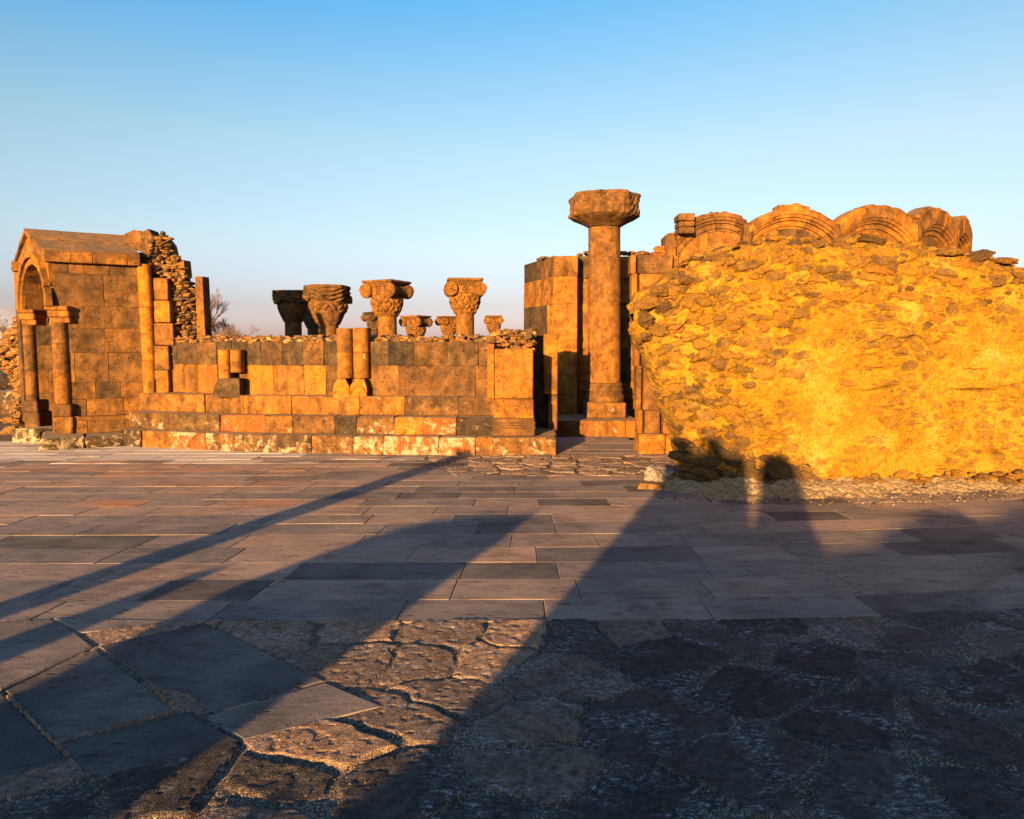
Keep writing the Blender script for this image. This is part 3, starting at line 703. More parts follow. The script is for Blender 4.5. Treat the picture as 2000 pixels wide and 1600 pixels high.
# front piers, columns with capitals
def porch_column(P, lab, tint, k=1.0):
    c = P
    mb = MB(); cbox(mb, (c[0] - 0.14 * k, c[1] - 0.13, zP0 + 0.002), (1, 0), (0, 1), (0.34 * k, 0.40, zP1 - zP0), (tint, 0.2, seed()), 0.02, 0.01)
    col_ = mb.build('porch_column', M_tuff, po)
    if lab: col_['label'] = lab
    mb = MB(); cbox(mb, (c[0] - 0.13 * k, c[1] - 0.12, zP1 + 0.004), (1, 0), (0, 1), (0.30 * k, 0.36, Z(790, 12.1) - zP1), (tint, 0, seed()), 0.02, 0.005)
    mb.build('pedestal', M_tuff, col_)
    mb = MB(); z0, z1 = Z(790, 12.1) + 0.006, Z(631, 12.1); zb = [z0, z0 + 0.52, z0 + 1.02, z1]
    for a_, b_ in zip(zb[:-1], zb[1:]):
        lathe(mb, (c[0] - 0.01, c[1] + 0.0, a_), [(0.126 * k, 0.002), (0.129 * k, 0.006), (0.128 * k, b_ - a_ - 0.006), (0.126 * k, b_ - a_ - 0.002)], 24, (tint + rnd(-.1, .1), 0.1, seed()))
    if k == 1: lathe(mb, (c[0] + 0.15, c[1] + 0.09, z0), [(0.022, 0.0), (0.022, z1 - z0)], 10, (tint, 0.1, seed()))
    mb.build('shaft', M_carved, col_)
    mb = MB(); h = Z(598, 12.1) - z1
    for kk, (e, za, zb2) in enumerate(((-0.01, 0.0, 0.35), (0.02, 0.35, 0.75), (0.05, 0.75, 1.0))):
        cbox(mb, (c[0] - 0.13 * k - e, c[1] - 0.09 - e, z1 + 0.002 + h * za), (1, 0), (0, 1), (0.34 * k + e, 0.34 + e, h * (zb2 - za) - 0.002), (0.5, 0, seed()), 0.015, 0.004)
    mb.build('capital', M_carved, col_)
porch_column(np.array(at(121, 700, 12.2)[:2]), None, 0.42)
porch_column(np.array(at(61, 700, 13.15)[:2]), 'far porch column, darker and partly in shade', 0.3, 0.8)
mb = MB()
ph = 0.14; prism(mb, [(0.02, zs_ - 0.3), (ph - 0.02, zs_ - 0.3), (ph - 0.02, zs_ + 0.004), (0.02, zs_ + 0.004)], o3, uf, nf, 0.33, (0.5, 0, seed()))
ph = Lf - (cS + rr)
mb.build('pier_block', M_tuff, po)
mb = MB()
ph = 0.26
prism(mb, [(Lf - ph, 0.25), (Lf - 0.02, 0.25), (Lf - 0.02, zs_ - 0.004), (Lf - ph, zs_ - 0.004)], o3, uf, nf, 0.33, (0.25, 0, seed()))
mb.build('pier_block', M_tuff, po)
# roof: two slopes of slabs running along A->B, eave cornice
mb = MB()
def V3(p, z): return np.array((p[0], p[1], z))
ov = 0.10
e0 = A - uab * 0.05 - nab * ov; e1 = Bq - nab * ov - uab * 0.02
rid0 = (A + Cq) / 2 - uab * 0.06; rid1 = rid0 + (e1 - e0) * 1.12
far0 = Cq - uab * 0.02 - uf * 0.1; far1 = far0 + (e1 - e0)
def slabq(mb, a, b, c, d, th, col):
    nn = np.cross(b - a, d - a); nn /= np.linalg.norm(nn); nn = nn if nn[2] > 0 else -nn
    v = [a, b, c, d, a - nn * th, b - nn * th, c - nn * th, d - nn * th]
    mb.add(v, [(0, 1, 2, 3), (7, 6, 5, 4), (0, 4, 5, 1), (1, 5, 6, 2), (2, 6, 7, 3), (3, 7, 4, 0)], col)
for (ea, eb, ra, rb) in ((V3(e0, zE1), V3(e1, zE1), V3(rid0, zR), V3(rid1, zR)), (V3(far0, zE1), V3(far1, zE1), V3(rid0, zR), V3(rid1, zR))):
    for j in range(2):
        n_ = 3 if j else 2
        cuts = np.linspace(0, 1, n_ + 1)
        for a_, b_ in zip(cuts[:-1], cuts[1:]):
            v0, v1 = (0, 0.497) if j == 0 else (0.503, 1.0)
            f = lambda s, v: (ea * (1 - s) + eb * s) * (1 - v) + (ra * (1 - s) + rb * s) * v
            lift = np.array((0, 0, 0.012 * j + rnd(0, 0.006)))
            slabq(mb, f(a_ + 0.003, v0) + lift, f(b_ - 0.003, v0) + lift, f(b_ - 0.003, v1) + lift, f(a_ + 0.003, v1) + lift, 0.11, (pick([0.25, 0.35, 0.42]), 0, seed()))
mb.build('roof', M_tuff, po)
mb = MB()
courses(mb, e0 - nab * 0.03, e1 - nab * 0.03, [zE0, zE1 - 0.015], (0.3, 0.55), 0.34, [0.35, 0.45, 0.5], 0.1, jit=0.003)
mb.build('eave', M_tuff, po)
mb = MB()
courses(mb, far1 + nab * 0.0, far0, [zE0, zE1 - 0.015], (0.3, 0.55), 0.3, [0.3, 0.4], 0.0)
mb.build('eave', M_tuff, po)
mb = MB()     # broken upright stones where the roof meets the wall
p0 = np.array(at(246, 480, 12.75))
for P_, tt, th in (([(258, 493), (300, 493), (300, 522), (258, 522)], 0.3, 0.35), ([(243, 457), (262, 449), (274, 451), (285, 495), (240, 480)], 0.35, 0.3), ([(262, 460), (290, 447), (298, 462), (296, 497), (282, 497)], 0.28, 0.35), ([(294, 455), (300, 462), (300, 497), (290, 497)], 0.1, 0.3)):
    Yq = 13.0 - 0.1 * tt; pts = [at(a_, b_, Yq) for a_, b_ in P_]
    prism(mb, [(p[0], p[2]) for p in pts], (0, Yq, 0), (1, 0), (0, 1), th, (tt, 0, seed()))
mb.build('roof_stub', M_tuff, po)

# ================================================================== STEPPED RUIN BESIDE THE PORCH
rw = thing('ruined_wall', (X(335, 800, 13.0), 13.1, 0), 'tall jagged stub of rubble wall stepping down beside the porch, with tuff facing slabs', 'wall')
mb = MB(); Ye = 12.72; xa = X(287, 650, Ye); zb = [Z(y, Ye) for y in (776, 705, 652, 600, 516)]
for i, (a_, b_) in enumerate(zip(zb[:-1], zb[1:])):
    lathe(mb, (xa + 0.006 * -i, Ye + 0.06, a_), [(0.108, 0.002), (0.115, 0.01), (0.115, b_ - a_ - 0.01), (0.108, b_ - a_ - 0.002)], 24, ((0.66, 0.60, 0.68, 0.72)[i], 0.0, seed()), lean=-0.02)
lathe(mb, (xa + 0.01, Ye + 0.06, zb[0] - 0.0), [(0.14, 0.0), (0.14, 0.04), (0.12, 0.06), (0.12, 0.28), (0.13, 0.30)], 8, (0.5, 0.1, seed()))
mb.build('engaged_column', M_carved, rw)
mb = MB(); Yk = 12.76
for pa, pb2, ya, yb in ((300, 327, 586, 543), (301, 331, 630, 587), (301, 338, 674, 631), (302, 330, 722, 675), (302, 330, 777, 723)):
    x0, x1 = X(pa, (ya + yb) / 2, Yk), X(pb2, (ya + yb) / 2, Yk)
    cbox(mb, (x0, Yk - (0.0 if ya < 675 else 0.02), Z(ya, Yk) + 0.002), (1, 0), (0, 1), (x1 - x0, 0.2, Z(yb, Yk) - Z(ya, Yk) - 0.005), (pick([0.4, 0.5, 0.6]), 0, seed()), 0.01, 0.004)
for pa, pb2, ya, yb, Yj in ((383, 399, 662, 540, 12.9), (349, 361, 541, 508, 12.95)):
    x0, x1 = X(pa, (ya + yb) / 2, Yj), X(pb2 - 2, (ya + yb) / 2, Yj)
    prism(mb, [(0, Z(ya, Yj)), (x1 - x0 + 0.02, Z(ya, Yj)), (x1 - x0, Z(yb, Yj)), (0, Z(yb, Yj))], (x0, Yj, 0), (1, 0), (0.2, 0.98), 0.2, (0.5, 0, seed()))
mb.build('facing_block', M_tuff, rw)
mb = MB()
outl = [(292, 700), (292, 458), (322, 456), (334, 470), (342, 502), (356, 522), (366, 548), (384, 560), (388, 662), (340, 700)]
for dY in (0,):
    pts = [at(a_ * 0.985 + 5, b_ + 7, 13.02) for a_, b_ in outl]; prism(mb, [(p[0], p[2]) for p in pts], (0, 13.02, 0), (1, 0), (0, 1), 0.22, (0.6, 0, 0.4))
def inpoly(x, y, P):
    r = False
    for i in range(len(P)):
        (x0, y0), (x1, y1) = P[i], P[i - 1]
        if (y0 > y) != (y1 > y) and x < (x1 - x0) * (y - y0) / (y1 - y0) + x0: r = not r
    return r
y = 457.0
while y < 700:        # flat stones laid in rough beds
    x = 288.0 + rnd(0, 8); rowt = rnd(4.2, 7.5)
    while x < 392:
        L = rnd(5, 22)
        if inpoly(x + L / 2, y, outl):
            q = at(x + L / 2, y + rnd(-1, 1), 12.97 + rnd(-0.05, 0.05)); rock(mb, q, (L * 13.3 / F * rnd(0.6, 1.25), rnd(0.12, 0.26), rowt * 13.0 / F * rnd(0.6, 1.7)), rnd(0.1, 1.0), 0, 1, (rnd(-.2, .2), rnd(-.35, .35), rnd(-.5, .5)), boxy=0.95)
        x += L * rnd(0.9, 1.1)
    y += rowt * 0.95
for _ in range(90):
    t = rnd(0, 1); q = at(340 + 70 * t, 652 + 10 * t + rnd(-4, 10) + (1 - t) * 10, 13.0 + rnd(-.2, .3)); rock(mb, q, (rnd(.06, .18), rnd(.06, .14), rnd(.03, .07)), rnd(0.5, 1), 0, 1)
mb.build('rubble_core', M_rubble, rw)

# rubble stub left of the porch
lr = thing('rubble_stub', (X(30, 850, 14.6), 14.8, 0), 'jagged stub of rubble masonry standing on narrow blocks left of the porch', 'ruin')
mb = MB(); ol = [(40, 612), (52, 640), (52, 806), (34, 800), (36, 776), (30, 750), (12, 722), (-14, 706), (-16, 690), (4, 668), (14, 652), (28, 640)]
pts = [at(a_ + 3, b_, 14.9) for a_, b_ in ol]; prism(mb, [(p[0], p[2]) for p in pts], (0, 14.9, 0), (1, 0), (0, 1), 0.6, (0.4, 0, 0.4))
for _ in range(900):
    x, y = rnd(-18, 54), rnd(612, 806)
    if inpoly(x, y, ol): rock(mb, at(x, y, 14.82 + rnd(-0.1, 0.1)), (rnd(.10, .28), rnd(.12, .2), rnd(.04, .10)), rnd(0.4, 1.0), 0, 1, (rnd(-.3, .3), rnd(-.5, .3), rnd(-.3, .3)), boxy=0.7)
mb.build('rubble_core', M_rubble, lr)
mb = MB()
for a_, b_, w_, h_ in ((40, 785, 24, 16), (38, 806, 22, 22), (20, 820, 26, 14), (36, 822, 26, 14), (34, 842, 44, 26)):
    rock(mb, at(a_, b_, 14.3), (w_ * 14.3 / F, 0.4, h_ * 14.3 / F), rnd(0.55, 0.8), 0.3, 2, (rnd(-.05, .05), rnd(-.15, .15), rnd(-.2, .2)), boxy=0.75)
mb.build('footing_block', M_rubble, lr)

# ================================================================== TALL COLUMN WITH EAGLE CAPITAL
Yc = 14.2; xc = X(1181, 700, Yc)
tc = thing('tall_column', (xc, Yc, 0), 'tall round tuff column with a wide carved eight-sided capital, standing behind the doorway', 'column')
mb = MB()
x0, x1 = X(1165, 840, Yc - 0.5), X(1252, 840, Yc - 0.5)
courses(mb, (X(1088, 840, 13.35), 13.35), (X(1248, 840, 13.35), 13.35), [-0.03, Z(822, 13.35)], (0.35, 0.55), 1.6, [0.5, 0.75, 0.85], 0.35)
mb.build('stylobate', M_step, tc)
mb = MB(); zp0, zp1 = Z(822, 13.35) + 0.003, Z(786, Yc - 0.3)
cbox(mb, (X(1146, 800, Yc - .3), Yc - 0.36, zp0), (1, 0), (0, 1), (X(1222, 800, Yc - .3) - X(1146, 800, Yc - .3), 0.72, zp1 - zp0), (0.4, 0.3, seed()), 0.02, 0.01)
mb.build('pedestal', M_tuff, tc)
mb = MB(); hb = Z(747, Yc) - zp1
lathe(mb, (xc + 0.01, Yc, zp1 + 0.002), [(0.37, 0), (0.385, 0.03), (0.385, hb * .32), (0.36, hb * .40), (0.345, hb * .45), (0.345, hb * .52), (0.36, hb * .56), (0.36, hb * .68), (0.34, hb * .72), (0.34, hb * .80), (0.35, hb * .84), (0.345, hb * .95), (0.325, hb)], 40, (0.33, 0.15, 0.5))
mb.build('base', M_carved, tc, False)
mb = MB(); zz = [zp1 + hb + 0.003, Z(592, Yc), Z(506, Yc) + 0.01, Z(446, Yc)]
for i, (a_, b_, t) in enumerate(zip(zz[:-1], zz[1:], (0.44, 0.40, 0.36))):
    r = 0.322 - 0.005 * i
    lathe(mb, (xc - 0.012 * i - 0.004, Yc, a_), [(r - 0.004, 0.0), (r, 0.004), (r - 0.003, b_ - a_ - 0.005), (r - 0.008, b_ - a_ - 0.001)], 40, (t, 0.0, 0.3 + 0.2 * i), lean=-0.012)
mb.build('shaft', M_carved, tc, False)
mb = MB(); zk0, zk1 = Z(445, Yc) + 0.002, Z(369, Yc - 0.62); H = zk1 - zk0
nT = 128; prof = [(0.315, 0.0), (0.35, 0.04), (0.44, 0.12), (0.58, 0.23), (0.655, 0.31), (0.665, 0.38), (0.645, 0.55), (0.65, 0.7), (0.655, 0.88), (0.668, 0.90), (0.66, 0.98), (0.62, 1.0)]
pz = np.array([p[1] for p in prof]); prr = np.array([p[0] for p in prof]); zt = np.linspace(0, 1, 56)
th = np.linspace(0, 2 * math.pi, nT, endpoint=False)
TH, ZT = np.meshgrid(th, zt, indexing='ij'); RR = np.interp(ZT, pz, prr)
oct_ = np.cos(np.pi / 8) / np.cos(((TH + 0.25) % (np.pi / 4)) - np.pi / 8); k = sstep(0.0, 0.38, ZT)
RR = RR * (1 - k + k * oct_ ** 1.15 * 1.05)
# relief: wings and feathers
w1 = np.abs(np.sin(TH * 4 + 1.0)) ; fe = 0.5 + 0.5 * np.sin(ZT * 26 + 6 * np.abs(np.sin(TH * 2 + 0.6)) * 3)
RR += 0.022 * fe * sstep(0.1, 0.3, ZT) * (1 - sstep(0.85, 0.9, ZT)) * sstep(0.1, 0.5, w1) + 0.045 * fbm(TH * 4, ZT * 6, 0, 4, 9) * sstep(0.05, 0.3, ZT) - 0.03 * sstep(0.25, 0.12, w1) * sstep(0.1, 0.3, ZT) * (1 - sstep(0.7, 0.85, ZT))
zw = zk0 + H * ZT + 0.012 * vnoise(TH * 2, ZT * 3, 1, 4) * (ZT > 0.9)
cx_, cy_ = xc - 0.035, Yc
V = np.stack([cx_ + RR * np.cos(TH), cy_ + RR * np.sin(TH), zw], -1).reshape(-1, 3); nz = len(zt)
F_ = [(i * nz + j, ((i + 1) % nT) * nz + j, ((i + 1) % nT) * nz + j + 1, i * nz + j + 1) for i in range(nT) for j in range(nz - 1)]
F_.append(tuple(i * nz + nz - 1 for i in range(nT))); F_.append(tuple(i * nz for i in range(nT))[::-1])
mb.add(V, F_, (0.3, 0.0, 0.6)); mb.build('capital', M_carved, tc)

# ================================================================== REAR POLYGONAL PIER AND WALL
rp = thing('rear_pier', (X(1100, 850, 15), 15.1, 0), 'tall many-sided pier of large orange tuff blocks left behind the tall column', 'pier')
mb = MB()
pts = [at(1023, 650, 16.2), at(1080, 650, 14.75), at(1127, 650, 14.65)]; zt_ = Z(500, 14.7)
cz = [-0.03] + [Z(y, 14.7) for y in (850, 815, 745, 665, 594, 540)] + [zt_]
def tf_rp(s, z): return pick([0.15, 0.2, 0.3]) if (z > Z(540, 14.7) or (Z(665, 14.7) < z < Z(594, 14.7) and s < 1.1)) else pick([0.45, 0.52, 0.6, 0.66])
courses(mb, pts[0], pts[1], cz, (0.45, 0.85), 0.4, [0.4], 0, tintf=tf_rp, jit=0.006)
courses(mb, pts[1], pts[2], cz, (0.6, 0.9), 0.5, [0.55], 0.1, jit=0.006)
mb.build('ashlar_facing', M_tuff, rp)
mb = MB(); prism(mb, [(0, 0), (1.1, 0), (1.1, zt_ - 0.03), (0, zt_ - 0.03)], (pts[0][0] + 0.35, 15.55, 0), (1, 0), (0, 1), 0.8, (0.4, 0, 0.4))
for _ in range(60): q = (rnd(pts[0][0] + .3, pts[2][0]), rnd(15.0, 16.0), zt_ + rnd(-.02, .03)); rock(mb, q, (rnd(.08, .2), rnd(.08, .2), .06))
mb.build('rubble_core', M_rubble, rp)
rb = thing('rear_wall', (X(1215, 850, 15.2), 15.3, 0), 'blocky tuff wall in shade directly behind the tall column', 'wall')
mb = MB(); courses(mb, at(1131, 650, 15.1), at(1300, 650, 15.1), [-0.03, 0.35, 0.75] + [Z(y, 15.1) for y in (745, 680, 594, 545, 501)], (0.5, 0.7), 0.5, [0.2, 0.35, 0.5], 0.05, jit=0.02, prot=0.03)
mb.build('ashlar_facing', M_tuff, rb)
mb = MB()
for _ in range(50): rock(mb, at(rnd(1131, 1310), rnd(493, 501), rnd(15.2, 15.6)), (rnd(.1, .25), .2, rnd(.05, .09)), rnd(0.2, .8))
mb.build('rubble_core', M_rubble, rb)

q = at(1131, 650, 15.66); mb = MB(); prism(mb, [(0, 0), (1.9, 0), (1.9, Z(505, 15.7)), (0, Z(505, 15.7))], (q[0], 15.66, 0), (1, 0), (0, 1), 0.2, (0.3, 0, 0.4)); mb.build('backing', M_rubble, rb)
# ================================================================== RIGHT DOOR PIER
rg = thing('gate_pier', (X(1280, 880, 11.6), 11.8, 0), 'tall tuff pier with moulded left edge, right of the doorway', 'pier')
Yr = 11.2; mb = MB()
zr = [Z(848, Yr), Z(802, Yr), Z(716, Yr), Z(672, Yr), Z(585, Yr), Z(534, Yr), Z(497, Yr)]
for i in range(6):
    pl_ = 1246 - 2.6 * i; pr_ = (1290, 1300, 1312, 1325, 1335, 1330)[i]
    yq = (825, 760, 690, 630, 560, 515)[i]
    x0, x1 = X(pl_, yq, Yr), X(pr_, yq, Yr); xm = X(pl_ + 14, yq, Yr)
    cbox(mb, (x0, Yr + 0.05, zr[i] + 0.002), (1, 0), (0, 1), (xm - x0 - 0.03, 0.25, zr[i + 1] - zr[i] - 0.004), (pick([0.5, 0.65]), 0, seed()), 0.01, 0.003)
    xs_ = xm
    while xs_ < x1 - 0.1:
        wd = min(rnd(0.4, 0.55), x1 - xs_); cbox(mb, (xs_, Yr + (0.12 if xs_ > xm else 0.0), zr[i] + 0.002), (1, 0), (0, 1), (wd - 0.005, 0.3, zr[i + 1] - zr[i] - 0.005), (pick([0.3, 0.42, 0.55]), 0, seed()), 0.012, 0.005); xs_ += wd
mb.build('ashlar_facing', M_tuff, rg)
mb = MB(); Yb = G(1280, 887)[1]
x0, x1 = X(1248, 870, Yb), X(1300, 870, Yb)
cbox(mb, (x0, Yb, -0.03), (1, 0), (0, 1), (x1 - x0, 0.4, Z(849, Yb) + 0.03), (0.55, 0.35, seed()), 0.02, 0.01)
cbox(mb, (x1 + 0.01, Yb + 0.05, -0.03), (1, 0), (0, 1), (0.35, 0.9, Z(851, Yb) + 0.03), (0.75, 0.1, seed()), 0.02, 0.01)
for i, (e, za, zb2) in enumerate(((0.0, 0.0, 0.14), (0.02, 0.14, 0.18), (0.05, 0.18, 0.3))):
    cbox(mb, (x1 - 0.02, Yb + 0.12 - e, Z(849, Yb) + za + 0.003), (1, 0), (0, 1), (0.4 + e, 0.5, zb2 - za - 0.002), (0.8, 0, seed()), 0.01, 0.004)
mb.build('base_block', M_step, rg)
mb = MB()
P_ = [at(*p, 12.3) for p in ((1300, 500), (1299, 462), (1306, 455), (1318, 455), (1326, 462), (1328, 520))]; prism(mb, [(p[0], p[2]) for p in P_][::-1], (0, 12.3, 0), (1, 0), (0, 1), 0.35, (0.35, 0, seed()))
for _ in range(26): rock(mb, at(rnd(1280, 1303), rnd(484, 498), 12.4), (rnd(.08, .18), .15, rnd(.05, .08)), rnd(.6, 1))
mb.build('coping_stone', M_tuff, rg)

# ================================================================== BLIND ARCADE ABOVE THE RUBBLE MASS
ar = thing('blind_arcade', (X(1630, 700, 12.4), 12.9, 0), 'curved row of moulded blind arches rising behind the top of the rubble mass', 'arcade')
VP_ = [(1324, 12.05), (1458, 11.75), (1632, 11.85), (1782, 12.35), (1859, 13.2), (1886, 14.3)]
zsp = Z(545, 11.9); apex = [Z(415, 11.9), Z(403, 11.8), Z(398, 12.1), Z(404, 12.8), Z(421, 13.8)]
PP = [np.array(at(px, 480, Yv)[:2]) for px, Yv in VP_]
random.seed(21)
for i in range(5):
    a, b = PP[i], PP[i + 1]; L, u, n = frame(a, b); cs = L / 2; base = 0.0
    if i == 0: L2 = 1.5; cs = L - 0.75
    rin = 0.83; zs2 = zsp - 0.02; rout = apex[i] - zs2
    if i == 0: rin = 0.66; zs2 = Z(531, 11.9); rout = apex[0] - zs2; cs = float(np.dot(np.array(at(1402, 480, 11.88)[:2]) - a, u))
    rings = [(rin, 0.05), (rin + 0.03, 0.05), (rin + 0.035, 0.085), (rin + 0.11, 0.09), (rin + 0.115, 0.13), (rin + 0.15, 0.14), (rin + 0.16, 0.17), (rin + 0.20, 0.18)]
    bay = MB(); nv = 5; tA = math.acos(min(0.97, (L / 2) / rin)); tB = math.pi - tA
    if i == 0: tA = math.acos(min(0.97, cs / rin)); tB = math.pi - math.acos(min(0.97, (L - cs) / rin))
    for k in range(nv):
        t0, t1 = tA + (tB - tA) * k / nv + 0.0003, tA + (tB - tA) * (k + 1.0) / nv - 0.0003
        rmax = rout * rnd(0.965, 1.0)
        if i == 1 and k == 2: rmax = rout * 1.02
        if i == 0: rmax = rout * (0.90, 0.94, 1.0, 0.985, 0.97)[k]
        pf = rings + [(rin + 0.205, 0.20), (max(rmax - 0.04, rin + 0.22), 0.205), (max(rmax, rin + 0.24), 0.18), (max(rmax, rin + 0.24), -0.06), (rin, -0.06)]
        ts = np.linspace(t0, t1, 9); V = []
        drop = rnd(-0.008, 0.008); tint = pick([0.4, 0.48, 0.55, 0.6])
        jr = [rnd(-0.02, 0.015) for _ in ts]
        for q, t in enumerate(ts):
            for m_, (r, d) in enumerate(pf):
                if m_ in (9, 10): r = r + jr[q]
                s = cs - r * math.cos(t); z = zs2 + r * math.sin(t)
                s = min(max(s, 0.004 if i else -0.02), L - 0.004)
                pnt = a + u * s - n * (d + drop - 0.1); V.append((pnt[0], pnt[1], z))
        nP = len(pf); Fs = []
        for q in range(len(ts) - 1):
            for m_ in range(nP): Fs.append((q * nP + m_, q * nP + (m_ + 1) % nP, (q + 1) * nP + (m_ + 1) % nP, (q + 1) * nP + m_))
        Fs.append(tuple(range(nP))[::-1]); Fs.append(tuple((len(ts) - 1) * nP + m_ for m_ in range(nP)))
        bay.add(V, Fs, (tint, 0, seed()))
    bo = bay.build('arch', M_tuff, ar)
    # spandrel stone between arches, low and hollowed
    if i < 4:
        sp_ = MB(); zt2 = zs2 + math.sqrt(max(0.1, rout ** 2 - (L / 2) ** 2)) - 0.03
        P2 = PP[i + 1]; cbox(sp_, (P2[0] - 0.07, P2[1] - 0.09, zs2 + 0.3), (1, 0), (0, 1), (0.14, 0.2, zt2 - zs2 - 0.3), (0.3, 0, seed()), 0.03, 0.01)
        sp_.build('spandrel', M_carved, bo)
    # tympanum and wall down to the ground
    ty = MB(); N = 16; ss = np.linspace(cs - rin - 0.02, cs + rin + 0.02, N + 1); cols = [pick([0.3, 0.45, 0.55]) for _ in range(3)]; sds = [seed() for _ in range(3)]
    for q in range(N):
        s0, s1 = max(ss[q], 0.0), min(ss[q + 1], L)
        if s1 <= s0: continue
        h0 = zs2 + math.sqrt(max(0, (rin + 0.02) ** 2 - (s0 - cs) ** 2)); h1 = zs2 + math.sqrt(max(0, (rin + 0.02) ** 2 - (s1 - cs) ** 2))
        r2 = 0.36; lo0 = lo1 = 0.0
        if i == 0: lo0 = zs2 - 0.03 + math.sqrt(max(0, r2 * r2 * 1.2 - (s0 - cs) ** 2)); lo1 = zs2 - 0.03 + math.sqrt(max(0, r2 * r2 * 1.2 - (s1 - cs) ** 2))
        if i == 0 and abs((s0 + s1) / 2 - cs) > 0.39: lo0 = lo1 = 0.0
        g3 = q * 3 // (N); prism(ty, [(s0, lo0), (s1, lo1), (s1, h1), (s0, h0)], (a[0] + n[0] * 0.06, a[1] + n[1] * 0.06, 0), u, n, 0.35, (cols[g3], 0, sds[g3]))
    ty.build('tympanum', M_tuff, ar)
    if i == 0:
        bk = MB(); prism(bk, [(0.05, 0), (L, 0), (L, zs2 + 0.5), (0.05, zs2 + 0.5)], (a[0] + n[0] * 0.75, a[1] + n[1] * 0.75, 0), u, n, 0.2, (0.1, 0, 0.4)); bk.build('backing_wall', M_tuff, ar)
random.seed(5)
bq = MB()
for dy_, ya_, yb_ in ((0.0, 456, 443), (-0.03, 442, 431), (-0.07, 430, 416)): q = at(1326, ya_, 11.78 + dy_); cbox(bq, q, (1, 0), (0, 1), (0.255, 0.35, Z(yb_, 11.78) - Z(ya_, 11.78) - 0.003), (0.36, 0, 0.2), 0.012, 0.006)
bq.build('corner_block', M_tuff, ar)
bl = MB(); cbox(bl, at(1880, 497, 14.3), (1, 0), (0, 1), (0.15, 0.3, 0.28), (0.45, 0, 0.3), 0.01, 0.005); cbox(bl, at(1879, 466, 14.28), (1, 0), (0, 1), (0.19, 0.35, 0.05), (0.4, 0, 0.3), 0.01, 0.005)
bl.build('end_block', M_tuff, ar)

# ================================================================== THE GREAT FALLEN RUBBLE MASS
top_o = [(1236, 612), (1242, 585), (1255, 570), (1275, 560), (1300, 545), (1322, 524), (1345, 506), (1380, 493), (1440, 479), (1480, 471), (1520, 463), (1560, 467), (1600, 471), (1640, 471), (1680, 466), (1740, 473), (1790, 481), (1850, 491), (1905, 500), (1940, 505), (1960, 515), (1990, 524), (2010, 545), (2040, 600), (2075, 700), (2100, 820)]
bot_o = [(1236, 628), (1242, 645), (1256, 668), (1268, 695), (1282, 735), (1294, 775), (1310, 806), (1328, 838), (1340, 872), (1350, 912), (1360, 955), (1376, 1000), (2100, 1010)]
YR = 8.95
px_s = np.concatenate([np.linspace(1236, 1345, 100)[:-1], np.linspace(1345, 1990, 430)[:-1], np.linspace(1990, 2100, 60)])
tp = np.interp(px_s, [p[0] for p in top_o], [p[1] for p in top_o]); bt = np.interp(px_s, [p[0] for p in bot_o], [p[1] for p in bot_o])
xw = (px_s - 1000) / F * YR / (cp + 0.1 * sp)
def Zarr(py, Y): b = (800 - py) / F; return CAM_H + (-sp + b * cp) * Y / (cp + b * sp)
ztp, zbt = Zarr(tp, YR), Zarr(bt, YR); zbt = np.maximum(zbt, -0.12)
el_ = np.clip((px_s - 1236) / 150, 0, 1); er_ = np.clip((2100 - px_s) / 160, 0, 1)
hy = 0.75 * (0.22 + 0.78 * (1 - (1 - el_) ** 2.2)) * (0.25 + 0.75 * (1 - (1 - er_) ** 2.2))
yf = 8.42 + 0.34 * (1 - el_) ** 2 + 0.30 * (1 - er_) ** 2 + 0.10 * np.sin(px_s / 140.0)
phi = np.concatenate([np.linspace(-math.pi / 2, math.pi / 2, 330), np.linspace(math.pi / 2, 1.5 * math.pi, 60)[1:-1]])
# even spacing along the front: z runs linearly, corners rounded
nu, nvv = len(px_s), len(phi)
front = 330
vfr = np.linspace(-1, 1, front)
vz = np.concatenate([vfr, -np.linspace(-1, 1, nvv - front)])
dep = np.concatenate([-(1 - np.abs(vfr) ** 16) ** (1 / 2.4), (1 - np.abs(np.linspace(-1, 1, nvv - front)) ** 16) ** (1 / 2.4)])
zcn = (ztp + zbt) / 2; hz = (ztp - zbt) / 2
XX = np.repeat(xw[:, None], nvv, 1); ZZ = zcn[:, None] + hz[:, None] * vz[None, :]; YY = (yf + hy)[:, None] + hy[:, None] * dep[None, :]
# slight batter: top leans back
YY = YY + 0.10 * np.clip((ZZ - 0.9) / 2, 0, 1.2) ** 1.5 * 1.6
P3 = np.stack([XX, YY, ZZ], -1)
du = np.gradient(P3, axis=0); dv = np.gradient(P3, axis=1); NN = np.cross(du, dv); NN /= (np.linalg.norm(NN, axis=-1, keepdims=True) + 1e-9)
if NN[nu // 2, front // 2, 1] > 0: NN = -NN
